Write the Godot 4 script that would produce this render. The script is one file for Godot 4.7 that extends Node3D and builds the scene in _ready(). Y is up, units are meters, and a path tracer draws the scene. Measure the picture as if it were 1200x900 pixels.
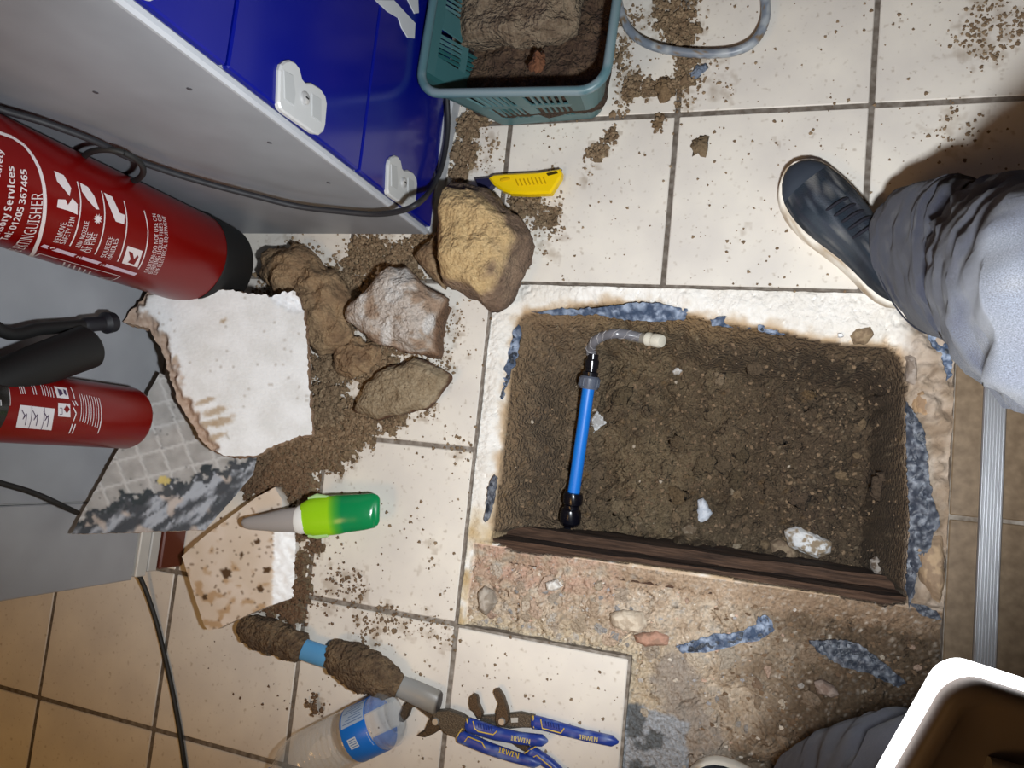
extends Node3D

# ---------------------------------------------------------------- camera data (metres, y up)
const F := 854.8
const EYE := Vector3(0.5045, 1.3203, 0.6609)
const RX := Vector3(0.945916, -0.307584, -0.103126)
const RY := Vector3(0.068026, -0.122760, 0.990102)
const RZ := Vector3(-0.317199, -0.943569, -0.095197)
const TILE := 0.33

var rng := RandomNumberGenerator.new()
var nz := FastNoiseLite.new()
var nf := FastNoiseLite.new()
var nc := FastNoiseLite.new()
var used := {}
var dens := PackedFloat32Array()
const DX0 := -1.6
const DZ0 := -1.3
const DW := 3.6
const DN := 480

# ---------------------------------------------------------------- helpers
func ray(px: float, py: float) -> Vector3:
	return RX * ((px - 600.0) / F) + RY * ((py - 450.0) / F) + RZ

func at(px: float, py: float, h := 0.0) -> Vector3:
	var d := ray(px, py)
	return EYE + d * ((h - EYE.y) / d.y)

func atx(px: float, py: float, x: float) -> Vector3:
	var d := ray(px, py)
	return EYE + d * ((x - EYE.x) / d.x)

func atz(px: float, py: float, z: float) -> Vector3:
	var d := ray(px, py)
	return EYE + d * ((z - EYE.z) / d.z)

func onplane(px: float, py: float, p: Vector3, n: Vector3) -> Vector3:
	var d := ray(px, py)
	return EYE + d * ((p - EYE).dot(n) / d.dot(n))

func C(r: float, g: float, b: float) -> Color:
	return Color(r / 255.0, g / 255.0, b / 255.0)

func mixc(a: Color, b: Color, t: float) -> Color:
	return a.lerp(b, clampf(t, 0.0, 1.0))

func n3(p: Vector3, f: float) -> float:
	return nz.get_noise_3dv(p * f)

func sm(a: float, b: float, x: float) -> float:
	return smoothstep(a, b, x)

class MB:
	var p := PackedVector3Array()
	var c := PackedColorArray()
	var g := PackedInt32Array()
	var col := Color.WHITE
	var grp := 0
	func tri(a: Vector3, b: Vector3, d: Vector3) -> void:
		p.append(a); p.append(b); p.append(d)
		c.append(col); c.append(col); c.append(col)
		g.append(grp)
	func tric(a: Vector3, b: Vector3, d: Vector3, ca: Color, cb: Color, cd: Color) -> void:
		p.append(a); p.append(b); p.append(d)
		c.append(ca); c.append(cb); c.append(cd)
		g.append(grp)
	func quad(a: Vector3, b: Vector3, d: Vector3, e: Vector3) -> void:
		tri(a, b, d); tri(a, d, e)
	func add(o: MB) -> void:
		p.append_array(o.p); c.append_array(o.c); g.append_array(o.g)
	func volume() -> float:
		var o := Vector3.ZERO
		for v in p:
			o += v
		o /= maxf(1.0, p.size())
		var s := 0.0
		for i in range(0, p.size(), 3):
			s += (p[i] - o).dot((p[i + 1] - o).cross(p[i + 2] - o))
		return s
	func upness() -> float:
		var s := 0.0
		for i in range(0, p.size(), 3):
			s += (p[i + 1] - p[i]).cross(p[i + 2] - p[i]).y
		return s
	func orient(up := false) -> MB:
		# makes the faces counter-clockwise seen from outside, so that joined pieces agree
		if (upness() if up else volume()) < 0.0:
			for i in range(0, p.size(), 3):
				var t := p[i + 1]; p[i + 1] = p[i + 2]; p[i + 2] = t
				var k := c[i + 1]; c[i + 1] = c[i + 2]; c[i + 2] = k
		return self
	func mesh(off: Vector3, uvscale := Vector2.ZERO, uvo := Vector2.ZERO) -> ArrayMesh:
		var st := SurfaceTool.new()
		st.begin(Mesh.PRIMITIVE_TRIANGLES)
		var order := [0, 2, 1]
		for i in range(0, p.size(), 3):
			st.set_smooth_group(g[i / 3])
			for k in order:
				st.set_color(c[i + k].srgb_to_linear())
				if uvscale != Vector2.ZERO:
					st.set_uv(Vector2((p[i + k].x - uvo.x) * uvscale.x, (p[i + k].z - uvo.y) * uvscale.y))
				st.add_vertex(p[i + k] - off)
		st.generate_normals()
		st.index()
		return st.commit()

func numbered(called: String) -> String:
	if not used.has(called):
		used[called] = 0
		return called
	used[called] += 1
	return "%s_%03d" % [called, used[called]]

func tag(o: Node, label: String, category: String, group := "", kind := "") -> void:
	if label: o.set_meta("label", label)
	if category: o.set_meta("category", category)
	if group: o.set_meta("group", group)
	if kind: o.set_meta("kind", kind)

func thing(called: String, label: String, category: String, where: Vector3, group := "", kind := "") -> Node3D:
	var o := Node3D.new()
	o.name = numbered(called)
	add_child(o)
	o.position = where
	tag(o, label, category, group, kind)
	return o

func origin_of(parent: Node) -> Vector3:
	var off := Vector3.ZERO
	var n := parent
	while n != self and n != null:
		off += (n as Node3D).position
		n = n.get_parent()
	return off

func obj(called: String, m: MB, mt: Material, parent: Node = self, where := Vector3.ZERO) -> MeshInstance3D:
	var o := MeshInstance3D.new()
	o.name = numbered(called) if parent == self else called
	var off := where
	if parent != self:
		off = origin_of(parent)
	else:
		o.position = where
	o.mesh = m.mesh(off)
	o.material_override = mt
	parent.add_child(o, true)
	return o

func raw(called: String, me: Mesh, mt: Material, parent: Node, pos := Vector3.ZERO) -> MeshInstance3D:
	var o := MeshInstance3D.new()
	o.name = numbered(called) if parent == self else called
	o.mesh = me
	o.material_override = mt
	o.position = pos
	parent.add_child(o, true)
	return o

# ---- shapes
func bxf(size: Vector3, xf: Transform3D, b := 0.0, col := Color.WHITE) -> MB:
	var m := MB.new()
	m.col = col
	var h := size * 0.5
	b = minf(b, minf(h.x, minf(h.y, h.z)) * 0.95)
	m.grp = -1
	var v := func(sx: int, sy: int, sz: int, ax: int) -> Vector3:
		var q := Vector3(sx * h.x, sy * h.y, sz * h.z)
		if ax != 0: q.x -= sx * b
		if ax != 1: q.y -= sy * b
		if ax != 2: q.z -= sz * b
		return xf * q
	for s in [-1, 1]:
		var f := [[v.call(s, -1, -1, 0), v.call(s, 1, -1, 0), v.call(s, 1, 1, 0), v.call(s, -1, 1, 0)], [v.call(-1, s, -1, 1), v.call(-1, s, 1, 1), v.call(1, s, 1, 1), v.call(1, s, -1, 1)], [v.call(-1, -1, s, 2), v.call(1, -1, s, 2), v.call(1, 1, s, 2), v.call(-1, 1, s, 2)]]
		for q in f:
			if s > 0: m.quad(q[0], q[1], q[2], q[3])
			else: m.quad(q[3], q[2], q[1], q[0])
	if b > 0.0:
		for s in [-1, 1]:
			for t in [-1, 1]:
				var e := [[v.call(s, t, -1, 0), v.call(s, t, 1, 0), v.call(s, t, 1, 1), v.call(s, t, -1, 1)], [v.call(s, -1, t, 2), v.call(s, 1, t, 2), v.call(s, 1, t, 0), v.call(s, -1, t, 0)], [v.call(-1, s, t, 1), v.call(1, s, t, 1), v.call(1, s, t, 2), v.call(-1, s, t, 2)]]
				for q in e:
					if s * t > 0: m.quad(q[0], q[1], q[2], q[3])
					else: m.quad(q[3], q[2], q[1], q[0])
				for u in [-1, 1]:
					if s * t * u > 0: m.tri(v.call(s, t, u, 0), v.call(s, t, u, 1), v.call(s, t, u, 2))
					else: m.tri(v.call(s, t, u, 0), v.call(s, t, u, 2), v.call(s, t, u, 1))
	# faces that came out inward are turned one by one: the shape is convex
	var o := xf.origin
	for i in range(0, m.p.size(), 3):
		if (m.p[i + 1] - m.p[i]).cross(m.p[i + 2] - m.p[i]).dot(m.p[i] + m.p[i + 1] + m.p[i + 2] - o * 3.0) < 0.0:
			var t2 := m.p[i + 1]; m.p[i + 1] = m.p[i + 2]; m.p[i + 2] = t2
	return m

func box(a: Vector3, b: Vector3, bev := 0.0, col := Color.WHITE) -> MB:
	return bxf((b - a).abs(), Transform3D(Basis(), (a + b) * 0.5), bev, col)

func axis_xf(a: Vector3, b: Vector3, up := Vector3.UP) -> Transform3D:
	# y axis along a->b, z axis as near to up as it can be
	var y := (b - a).normalized()
	var z := (up - y * up.dot(y)).normalized()
	return Transform3D(Basis(y.cross(z), y, z), a)

func tube(pts: Array, r, sides := 10, caps := true, col := Color.WHITE) -> MB:
	var m := MB.new()
	m.col = col
	var n := pts.size()
	var t0: Vector3 = (pts[1] - pts[0]).normalized()
	var u := t0.cross(Vector3(0.31, 0.9, 0.2)).normalized()
	var rings := []
	for i in n:
		var t: Vector3 = (pts[mini(i + 1, n - 1)] - pts[maxi(i - 1, 0)]).normalized()
		u = (u - t * u.dot(t)).normalized()
		var w := t.cross(u)
		var rr: float = r[i] if r is Array else r
		var ring := PackedVector3Array()
		for k in sides:
			var a := TAU * k / sides
			ring.append(pts[i] + (u * cos(a) + w * sin(a)) * rr)
		rings.append(ring)
	for i in n - 1:
		for k in sides:
			var k2 := (k + 1) % sides
			m.quad(rings[i][k], rings[i][k2], rings[i + 1][k2], rings[i + 1][k])
	if caps:
		m.grp = 1
		for k in sides:
			var k2 := (k + 1) % sides
			m.tri(pts[0], rings[0][k2], rings[0][k])
			m.tri(pts[n - 1], rings[n - 1][k], rings[n - 1][k2])
	return m.orient()

func curve(pts: Array, steps := 6) -> Array:
	var o := []
	for i in pts.size() - 1:
		var a: Vector3 = pts[maxi(i - 1, 0)]
		var b: Vector3 = pts[i]
		var c: Vector3 = pts[i + 1]
		var d: Vector3 = pts[mini(i + 2, pts.size() - 1)]
		for s in steps:
			o.append(b.cubic_interpolate(c, a, d, float(s) / steps))
	o.append(pts[-1])
	return o

func lathe(prof: Array, xf: Transform3D, sides := 32, col := Color.WHITE, sx := 1.0, sz := 1.0) -> MB:
	var m := MB.new()
	m.col = col
	var gi := 0
	for i in prof.size() - 1:
		var a: Vector2 = prof[i]
		var b: Vector2 = prof[i + 1]
		if i > 0:
			var pv: Vector2 = prof[i - 1]
			if absf((b - a).angle_to(a - pv)) > 0.6: gi += 1
		m.grp = gi
		for k in sides:
			var t := TAU * k / sides
			var t2 := TAU * (k + 1) / sides
			var q := [xf * Vector3(a.x * cos(t) * sx, a.y, a.x * sin(t) * sz), xf * Vector3(a.x * cos(t2) * sx, a.y, a.x * sin(t2) * sz), xf * Vector3(b.x * cos(t2) * sx, b.y, b.x * sin(t2) * sz), xf * Vector3(b.x * cos(t) * sx, b.y, b.x * sin(t) * sz)]
			if a.x > 1e-6: m.tri(q[0], q[1], q[2])
			if b.x > 1e-6: m.tri(q[0], q[2], q[3])
	return m.orient()

func loft(rings: Array, caps := true, col := Color.WHITE) -> MB:
	var m := MB.new()
	m.col = col
	var k_n: int = rings[0].size()
	for i in rings.size() - 1:
		for k in k_n:
			var k2 := (k + 1) % k_n
			m.quad(rings[i][k], rings[i][k2], rings[i + 1][k2], rings[i + 1][k])
	if caps:
		for e in [0, rings.size() - 1]:
			var cen := Vector3.ZERO
			for v in rings[e]: cen += v
			cen /= k_n
			for k in k_n:
				if e == 0: m.tri(cen, rings[e][(k + 1) % k_n], rings[e][k])
				else: m.tri(cen, rings[e][k], rings[e][(k + 1) % k_n])
	return m.orient()

func blob(xf: Transform3D, amp: float, seedv: float, lat := 8, lon := 12, col := Color.WHITE, flat := false) -> MB:
	var m := MB.new()
	m.col = col
	m.grp = -1 if flat else 0
	var v := []
	for i in lat + 1:
		var row := []
		for k in lon:
			var th := PI * i / lat
			var ph := TAU * k / lon
			var d := Vector3(sin(th) * cos(ph), cos(th), sin(th) * sin(ph))
			var r := 1.0 + amp * (nz.get_noise_3dv(d * 0.9 + Vector3.ONE * seedv) * 2.0 + nz.get_noise_3dv(d * 2.6 + Vector3.ONE * seedv))
			row.append(xf * (d * r))
		v.append(row)
	for i in lat:
		for k in lon:
			var k2 := (k + 1) % lon
			if i > 0: m.tri(v[i][k], v[i][k2], v[i + 1][k2])
			if i < lat - 1: m.tri(v[i][k], v[i + 1][k2], v[i + 1][k])
	return m.orient()

func inside(poly: PackedVector2Array, q: Vector2) -> bool:
	return Geometry2D.is_point_in_polygon(q, poly)

func edge_dist(poly: PackedVector2Array, q: Vector2) -> float:
	var best := 1e9
	for i in poly.size():
		var c := Geometry2D.get_closest_point_to_segment(q, poly[i], poly[(i + 1) % poly.size()])
		best = minf(best, c.distance_squared_to(q))
	return sqrt(best)

func smooth_poly(pts: Array, rounds := 1) -> PackedVector2Array:
	var o := PackedVector2Array(pts)
	for r in rounds:
		var n := PackedVector2Array()
		for i in o.size():
			var a := o[i]
			var b := o[(i + 1) % o.size()]
			n.append(a.lerp(b, 0.25))
			n.append(a.lerp(b, 0.75))
		o = n
	return o

func V(a: Array) -> PackedVector2Array:
	var o := PackedVector2Array()
	for i in range(0, a.size(), 2):
		o.append(Vector2(a[i], a[i + 1]))
	return o

# A broken or cut piece: its top outline lies on a surface (pos), its side goes down by thick along down, roughened; every vertex is coloured by what it is made of.
func slab(outline: PackedVector2Array, step: float, pos: Callable, down: Vector3, thick: float, topc: Callable, sidec: Callable, relief: Callable, rough := 0.0, layers := 3, jag := 0.0) -> MB:
	var m := MB.new()
	var border := PackedVector2Array()
	for i in outline.size():
		var a := outline[i]
		var b := outline[(i + 1) % outline.size()]
		var n := maxi(1, int(a.distance_to(b) / step))
		for k in n:
			var q := a.lerp(b, float(k) / n)
			if jag > 0.0:
				var nn := (b - a).normalized().orthogonal()
				q += nn * jag * (nz.get_noise_2dv(q * 0.09) + 0.6 * nz.get_noise_2dv(q * 0.31))
			border.append(q)
	var pts := border.duplicate()
	var lo := border[0]
	var hi := border[0]
	for q in border:
		lo = lo.min(q); hi = hi.max(q)
	var y := lo.y
	var odd := false
	while y <= hi.y:
		var x := lo.x + (step * 0.5 if odd else 0.0)
		while x <= hi.x:
			var q := Vector2(x, y)
			if inside(border, q) and edge_dist(border, q) > step * 0.55:
				pts.append(q + Vector2(nz.get_noise_2d(x * 3.1, y * 3.7), nz.get_noise_2d(y * 2.9, x * 3.3)) * step * 0.3)
			x += step
		y += step * 0.87
		odd = not odd
	var dn := down.normalized()
	var p3 := PackedVector3Array()
	var cc := PackedColorArray()
	for q in pts:
		p3.append(pos.call(q) - dn * relief.call(q))
		cc.append(topc.call(q))
	var tr := Geometry2D.triangulate_delaunay(pts)
	for i in range(0, tr.size(), 3):
		var ce := (pts[tr[i]] + pts[tr[i + 1]] + pts[tr[i + 2]]) / 3.0
		if not inside(border, ce): continue
		var a := tr[i]
		var b := tr[i + 1]
		var d := tr[i + 2]
		if (p3[b] - p3[a]).cross(p3[d] - p3[a]).dot(dn) > 0.0:
			b = tr[i + 2]; d = tr[i + 1]
		m.tric(p3[a], p3[b], p3[d], cc[a], cc[b], cc[d])
	var bn := border.size()
	var cen := Vector3.ZERO
	for i in bn: cen += p3[i]
	cen /= bn
	var prev := PackedVector3Array()
	var pc := PackedColorArray()
	for i in bn:
		prev.append(p3[i]); pc.append(sidec.call(border[i], 0.0))
	m.grp = 2
	for l in range(1, layers + 1):
		var t := float(l) / layers
		var cur := PackedVector3Array()
		var kc := PackedColorArray()
		for i in bn:
			var q := p3[i] + dn * thick * t
			var outw := (p3[i] - cen)
			outw = (outw - dn * outw.dot(dn)).normalized()
			q += outw * rough * (n3(q, 55.0) + 0.6 * n3(q, 140.0) + 0.25 * sin(PI * t))
			if t >= 1.0: q += dn * rough * n3(q, 40.0) * 0.5
			cur.append(q)
			kc.append(sidec.call(border[i], t))
		for i in bn:
			var j := (i + 1) % bn
			var nn := (prev[j] - prev[i]).cross(cur[i] - prev[i])
			if nn.dot(prev[i] - cen) > 0.0:
				m.tric(prev[i], prev[j], cur[j], pc[i], pc[j], kc[j])
				m.tric(prev[i], cur[j], cur[i], pc[i], kc[j], kc[i])
			else:
				m.tric(prev[i], cur[j], prev[j], pc[i], kc[j], pc[j])
				m.tric(prev[i], cur[i], cur[j], pc[i], kc[i], kc[j])
		prev = cur
		pc = kc
	m.grp = 3
	var flat := Geometry2D.triangulate_polygon(border)
	for i in range(0, flat.size(), 3):
		var a := flat[i]
		var b := flat[i + 1]
		var d := flat[i + 2]
		if (prev[b] - prev[a]).cross(prev[d] - prev[a]).dot(dn) < 0.0:
			b = flat[i + 2]; d = flat[i + 1]
		m.tric(prev[a], prev[b], prev[d], pc[a], pc[b], pc[d])
	return m

# A simple plate: an outline of points in space with a thickness against its normal.
func plate(pts: Array, thick: float, col := Color.WHITE, bev := 0.0, towards := Vector3.UP) -> MB:
	var m := MB.new()
	m.col = col
	m.grp = -1
	var n := Vector3.ZERO
	for i in pts.size():
		n += (pts[i] as Vector3).cross(pts[(i + 1) % pts.size()])
	n = n.normalized()
	if n.dot(towards) < 0.0: n = -n
	var ux := (pts[1] - pts[0] as Vector3).normalized()
	var uy := n.cross(ux)
	var flat := PackedVector2Array()
	var cen := Vector3.ZERO
	for q in pts:
		flat.append(Vector2((q - pts[0]).dot(ux), (q - pts[0]).dot(uy)))
		cen += q
	cen /= pts.size()
	var top := []
	var mid := []
	var bot := []
	var cw := Geometry2D.is_polygon_clockwise(flat)
	for i in pts.size():
		var a := flat[(i + pts.size() - 1) % pts.size()]
		var b := flat[i]
		var c := flat[(i + 1) % pts.size()]
		var e := ((b - a).normalized().orthogonal() + (c - b).normalized().orthogonal()).normalized() * (-1.0 if cw else 1.0)
		var q := b - e * bev * (-1.0)
		# keep the inset on the inner side
		if not Geometry2D.is_point_in_polygon(b + e * 1e-4, flat): q = b - e * bev
		top.append(pts[0] + ux * q.x + uy * q.y)
		mid.append(pts[i] - n * bev)
		bot.append(pts[i] - n * thick)
	var tr := Geometry2D.triangulate_polygon(flat)
	for i in range(0, tr.size(), 3):
		var f := [tr[i], tr[i + 1], tr[i + 2]]
		var nn: Vector3 = (top[f[1]] - top[f[0]]).cross(top[f[2]] - top[f[0]])
		if nn.dot(n) < 0.0: f = [tr[i], tr[i + 2], tr[i + 1]]
		m.tri(top[f[0]], top[f[1]], top[f[2]])
		m.tri(bot[f[0]], bot[f[2]], bot[f[1]])
	var wind := 0.0
	for i in flat.size():
		wind += flat[i].cross(flat[(i + 1) % flat.size()])
	for i in pts.size():
		var j := (i + 1) % pts.size()
		var rows := [[top, mid], [mid, bot]] if bev > 0.0 else [[top, bot]]
		for r in rows:
			if wind > 0.0: m.quad(r[0][i], r[1][i], r[1][j], r[0][j])
			else: m.quad(r[0][i], r[0][j], r[1][j], r[1][i])
	return m

func px_pts(a: Array, h: float) -> Array:
	var o := []
	for i in range(0, a.size(), 2):
		o.append(at(a[i], a[i + 1], h))
	return o

func rock(outline: PackedVector2Array, h0: float, hm: float, ht: float, colf: Callable, seedv := 0.0, top := 0.62, rough := 0.012, shift := Vector2.ZERO, base := 0.82) -> MB:
	# outline: pixels of the photograph, taken at height hm
	var w := PackedVector2Array()
	for q in outline:
		var v := at(q.x, q.y, hm)
		w.append(Vector2(v.x, v.z))
	var cen := Vector2.ZERO
	for q in w: cen += q
	cen /= w.size()
	var M := 96
	var prof := PackedFloat32Array()
	for k in M:
		var d := Vector2.from_angle(TAU * k / M)
		var far := 0.001
		for i in w.size():
			var hit = Geometry2D.segment_intersects_segment(cen, cen + d * 2.0, w[i], w[(i + 1) % w.size()])
			if hit != null: far = maxf(far, cen.distance_to(hit))
		prof.append(far)
	var lev := [[base, h0], [lerpf(base, 1.0, 0.7), lerpf(h0, hm, 0.5)], [1.0, hm], [lerpf(1.0, top, 0.22), lerpf(hm, ht, 0.45)], [lerpf(1.0, top, 0.6), lerpf(hm, ht, 0.8)], [top, lerpf(hm, ht, 0.95)], [top * 0.75, ht], [top * 0.5, ht], [top * 0.25, ht], [0.0, ht]]
	var fine := []
	for i in lev.size() - 1:
		var sub := 5 if i > 1 else 3
		for s in sub:
			fine.append([lerpf(lev[i][0], lev[i + 1][0], float(s) / sub), lerpf(lev[i][1], lev[i + 1][1], float(s) / sub)])
	fine.append(lev[-1])
	var m := MB.new()
	var rows := []
	var cols := []
	for f in fine:
		var row := PackedVector3Array()
		var cr := PackedColorArray()
		var up := clampf((f[1] - hm) / maxf(0.001, ht - hm), 0.0, 1.0)
		for k in M:
			var d := Vector2.from_angle(TAU * k / M)
			var sharp := lerpf(1.0, 0.9, up)
			var r: float = prof[k] * f[0] * sharp
			var q := cen + shift * up + d * r
			var v := Vector3(q.x, f[1], q.y)
			var s := v + Vector3.ONE * seedv
			var fac := nc.get_noise_3dv(s * 16.0)
			var disp := rough * (n3(s, 14.0) * 1.3 + n3(s, 42.0) * 0.45 + n3(s, 120.0) * 0.2 + fac * 0.5)
			var out: Vector3 = (Vector3(d.x, 0.0, d.y) * (1.0 - up * 0.8) * f[0] + Vector3.UP * (0.15 + up)).normalized()
			if f[1] <= h0 + 0.001: disp = 0.0
			v += out * disp
			row.append(v)
			cr.append(colf.call(v, up))
		rows.append(row)
		cols.append(cr)
	for i in rows.size() - 1:
		for k in M:
			var j := (k + 1) % M
			m.tric(rows[i][k], rows[i][j], rows[i + 1][j], cols[i][k], cols[i][j], cols[i + 1][j])
			m.tric(rows[i][k], rows[i + 1][j], rows[i + 1][k], cols[i][k], cols[i + 1][j], cols[i + 1][k])
	return m.orient()

# ---- materials
var M := {}
func mat(rough: float, col := Color.WHITE, metal := 0.0) -> StandardMaterial3D:
	var m := StandardMaterial3D.new()
	m.albedo_color = col
	m.roughness = rough
	m.metallic = metal
	return m

func vmat(rough: float, grain: Texture2D = null, scale := 1.0, bump: Texture2D = null, bscale := 0.1) -> StandardMaterial3D:
	var m := mat(rough)
	m.vertex_color_use_as_albedo = true
	if grain or bump:
		m.uv1_triplanar = true
		m.uv1_world_triplanar = true
		m.uv1_scale = Vector3.ONE * scale
	if grain: m.albedo_texture = grain
	if bump:
		m.heightmap_enabled = true
		m.heightmap_texture = bump
		m.heightmap_scale = bscale
	return m

func ntex(freq: float, oct: int, lo: Color, hi: Color, size := 512, type := FastNoiseLite.TYPE_SIMPLEX_SMOOTH, seedv := 1) -> NoiseTexture2D:
	var n := FastNoiseLite.new()
	n.noise_type = type
	n.frequency = freq
	n.fractal_octaves = oct
	n.seed = seedv
	var t := NoiseTexture2D.new()
	t.width = size
	t.height = size
	t.seamless = true
	t.noise = n
	var g := Gradient.new()
	g.set_color(0, lo)
	g.set_color(1, hi)
	t.color_ramp = g
	return t

func make_materials() -> void:
	var grain := ntex(0.035, 4, C(150, 146, 140), C(255, 255, 255), 512, FastNoiseLite.TYPE_SIMPLEX_SMOOTH, 3)
	var grit := ntex(0.09, 3, C(110, 108, 104), C(255, 255, 255), 512, FastNoiseLite.TYPE_SIMPLEX_SMOOTH, 5)
	var bump := ntex(0.05, 5, Color.BLACK, Color.WHITE, 512, FastNoiseLite.TYPE_SIMPLEX_SMOOTH, 9)
	var pits := ntex(0.06, 2, Color.BLACK, Color.WHITE, 512, FastNoiseLite.TYPE_CELLULAR, 11)
	var pale := ntex(0.09, 3, C(176, 172, 166), C(255, 255, 255), 512, FastNoiseLite.TYPE_SIMPLEX_SMOOTH, 6)
	M.soil = vmat(0.95, pale, 4.0, bump, 0.9)
	M.rubble = vmat(0.92, pale, 3.0, bump, 0.7)
	M.screed = vmat(0.9, null, 3.0, bump, 0.3)
	M.rock = vmat(0.9, pale, 4.0, bump, 0.45)
	M.lock = mat(0.3, C(205, 205, 205), 0.45)
	M.crumb = vmat(0.95)
	M.plain = vmat(0.55)
	M.matt = vmat(0.85)
	M.gloss = vmat(0.22)
	M.satin = vmat(0.4)
	M.slab_white = vmat(0.85, null, 5.0, bump, 0.08)
	M.glaze = vmat(0.3)
	M.plastic_sheet = vmat(0.5, null, 6.0, bump, 0.15)
	M.paint = vmat(0.38, ntex(0.02, 3, C(235, 235, 235), C(255, 255, 255), 256), 1.5)
	M.rubber = vmat(0.6)
	M.blue = vmat(0.16)
	M.blue.clearcoat_enabled = true
	M.blue.clearcoat = 0.3
	M.red = vmat(0.3)
	M.print = vmat(0.5)
	M.glaze2 = vmat(0.45)
	M.crate = vmat(0.42)
	M.tube = vmat(0.2)
	M.label = vmat(0.35)
	M.white = mat(0.35, C(232, 234, 232))
	M.cloth = vmat(0.95, grit, 14.0, ntex(0.35, 2, Color.BLACK, Color.WHITE, 512, FastNoiseLite.TYPE_SIMPLEX, 21), 0.06)
	M.cloth.rim_enabled = true
	M.cloth.rim = 0.3
	M.knit = vmat(0.9, null, 30.0, pits, 0.1)
	M.knit.uv1_scale = Vector3.ONE * 12.0
	M.steel = mat(0.4, C(170, 168, 164), 0.5)
	M.dull_steel = vmat(0.5, grit, 8.0, bump, 0.05)
	M.dull_steel.metallic = 0.55
	M.alu = mat(0.38, C(190, 192, 196), 0.9)
	M.wood = vmat(0.85, ntex(0.03, 4, C(120, 110, 100), C(255, 255, 255), 512), 1.0, bump, 0.3)
	M.wood.uv1_scale = Vector3(0.6, 9.0, 9.0)
	M.clear = StandardMaterial3D.new()
	M.clear.transparency = BaseMaterial3D.TRANSPARENCY_ALPHA
	M.clear.albedo_color = Color(0.85, 0.9, 0.93, 0.13)
	M.clear.roughness = 0.06
	M.clear.cull_mode = BaseMaterial3D.CULL_DISABLED
	M.cap = M.clear.duplicate()
	M.cap.albedo_color = Color(0.62, 0.6, 0.6, 0.6)
	M.glow = mat(0.5, C(250, 250, 250))
	M.glow.emission_enabled = true
	M.glow.emission = C(255, 255, 255)
	M.glow.emission_energy_multiplier = 3.0
	M.ceil_glow = M.glow.duplicate()
	M.ceil_glow.emission = C(255, 205, 140)
	M.ceil_glow.emission_energy_multiplier = 1.5

# ---- floor dirt map
func stain(px: float, py: float, rpx: float, s: float) -> void:
	var w := at(px, py)
	var r := rpx * (EYE - w).length() / F * 1.15
	var cx := (w.x - DX0) / DW * DN
	var cz := (w.z - DZ0) / DW * DN
	var cr := r / DW * DN
	for j in range(maxi(0, int(cz - cr * 2)), mini(DN, int(cz + cr * 2) + 2)):
		for i in range(maxi(0, int(cx - cr * 2)), mini(DN, int(cx + cr * 2) + 2)):
			var d := Vector2(i + 0.5 - cx, j + 0.5 - cz).length() / cr
			d += 0.45 * nz.get_noise_2d(i * 0.35, j * 0.35)
			var k := j * DN + i
			dens[k] = maxf(dens[k], s * (1.0 - sm(0.55, 1.35, d)))

func dens_at(x: float, z: float) -> float:
	var i := int((x - DX0) / DW * DN)
	var j := int((z - DZ0) / DW * DN)
	if i < 0 or j < 0 or i >= DN or j >= DN: return 0.0
	return dens[j * DN + i]

func _ready() -> void:
	rng.seed = 7
	nz.noise_type = FastNoiseLite.TYPE_SIMPLEX_SMOOTH
	nz.frequency = 1.0
	nz.fractal_octaves = 2
	nz.seed = 4
	nc.noise_type = FastNoiseLite.TYPE_CELLULAR
	nc.frequency = 1.0
	nc.fractal_type = FastNoiseLite.FRACTAL_NONE
	nc.cellular_return_type = FastNoiseLite.RETURN_DISTANCE
	nc.seed = 8
	# camera
	var cam := Camera3D.new()
	cam.name = "camera"
	cam.fov = 55.53
	cam.near = 0.02
	cam.transform = Transform3D(Basis(RX, -RY, -RZ), EYE)
	add_child(cam)
	cam.current = true
	# environment
	var we := WorldEnvironment.new()
	we.name = "environment"
	var e := Environment.new()
	e.background_mode = Environment.BG_COLOR
	e.background_color = Color(0.02, 0.02, 0.02)
	e.tonemap_mode = Environment.TONE_MAPPER_LINEAR
	e.tonemap_exposure = 1.0
	e.sdfgi_enabled = true
	e.ssao_enabled = true
	e.ssil_enabled = true
	we.environment = e
	add_child(we)
	make_materials()
	lights()
	build_room()
	build_dirt()
	build_floor()
	build_subfloor()
	build_cabinet()
	build_extinguishers()
	build_person()
	build_rocks()
	build_slabs()
	build_basket()
	build_pipes()
	build_tools()
	build_sheets()
	build_crumbs()
	flat_lumps()

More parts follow.
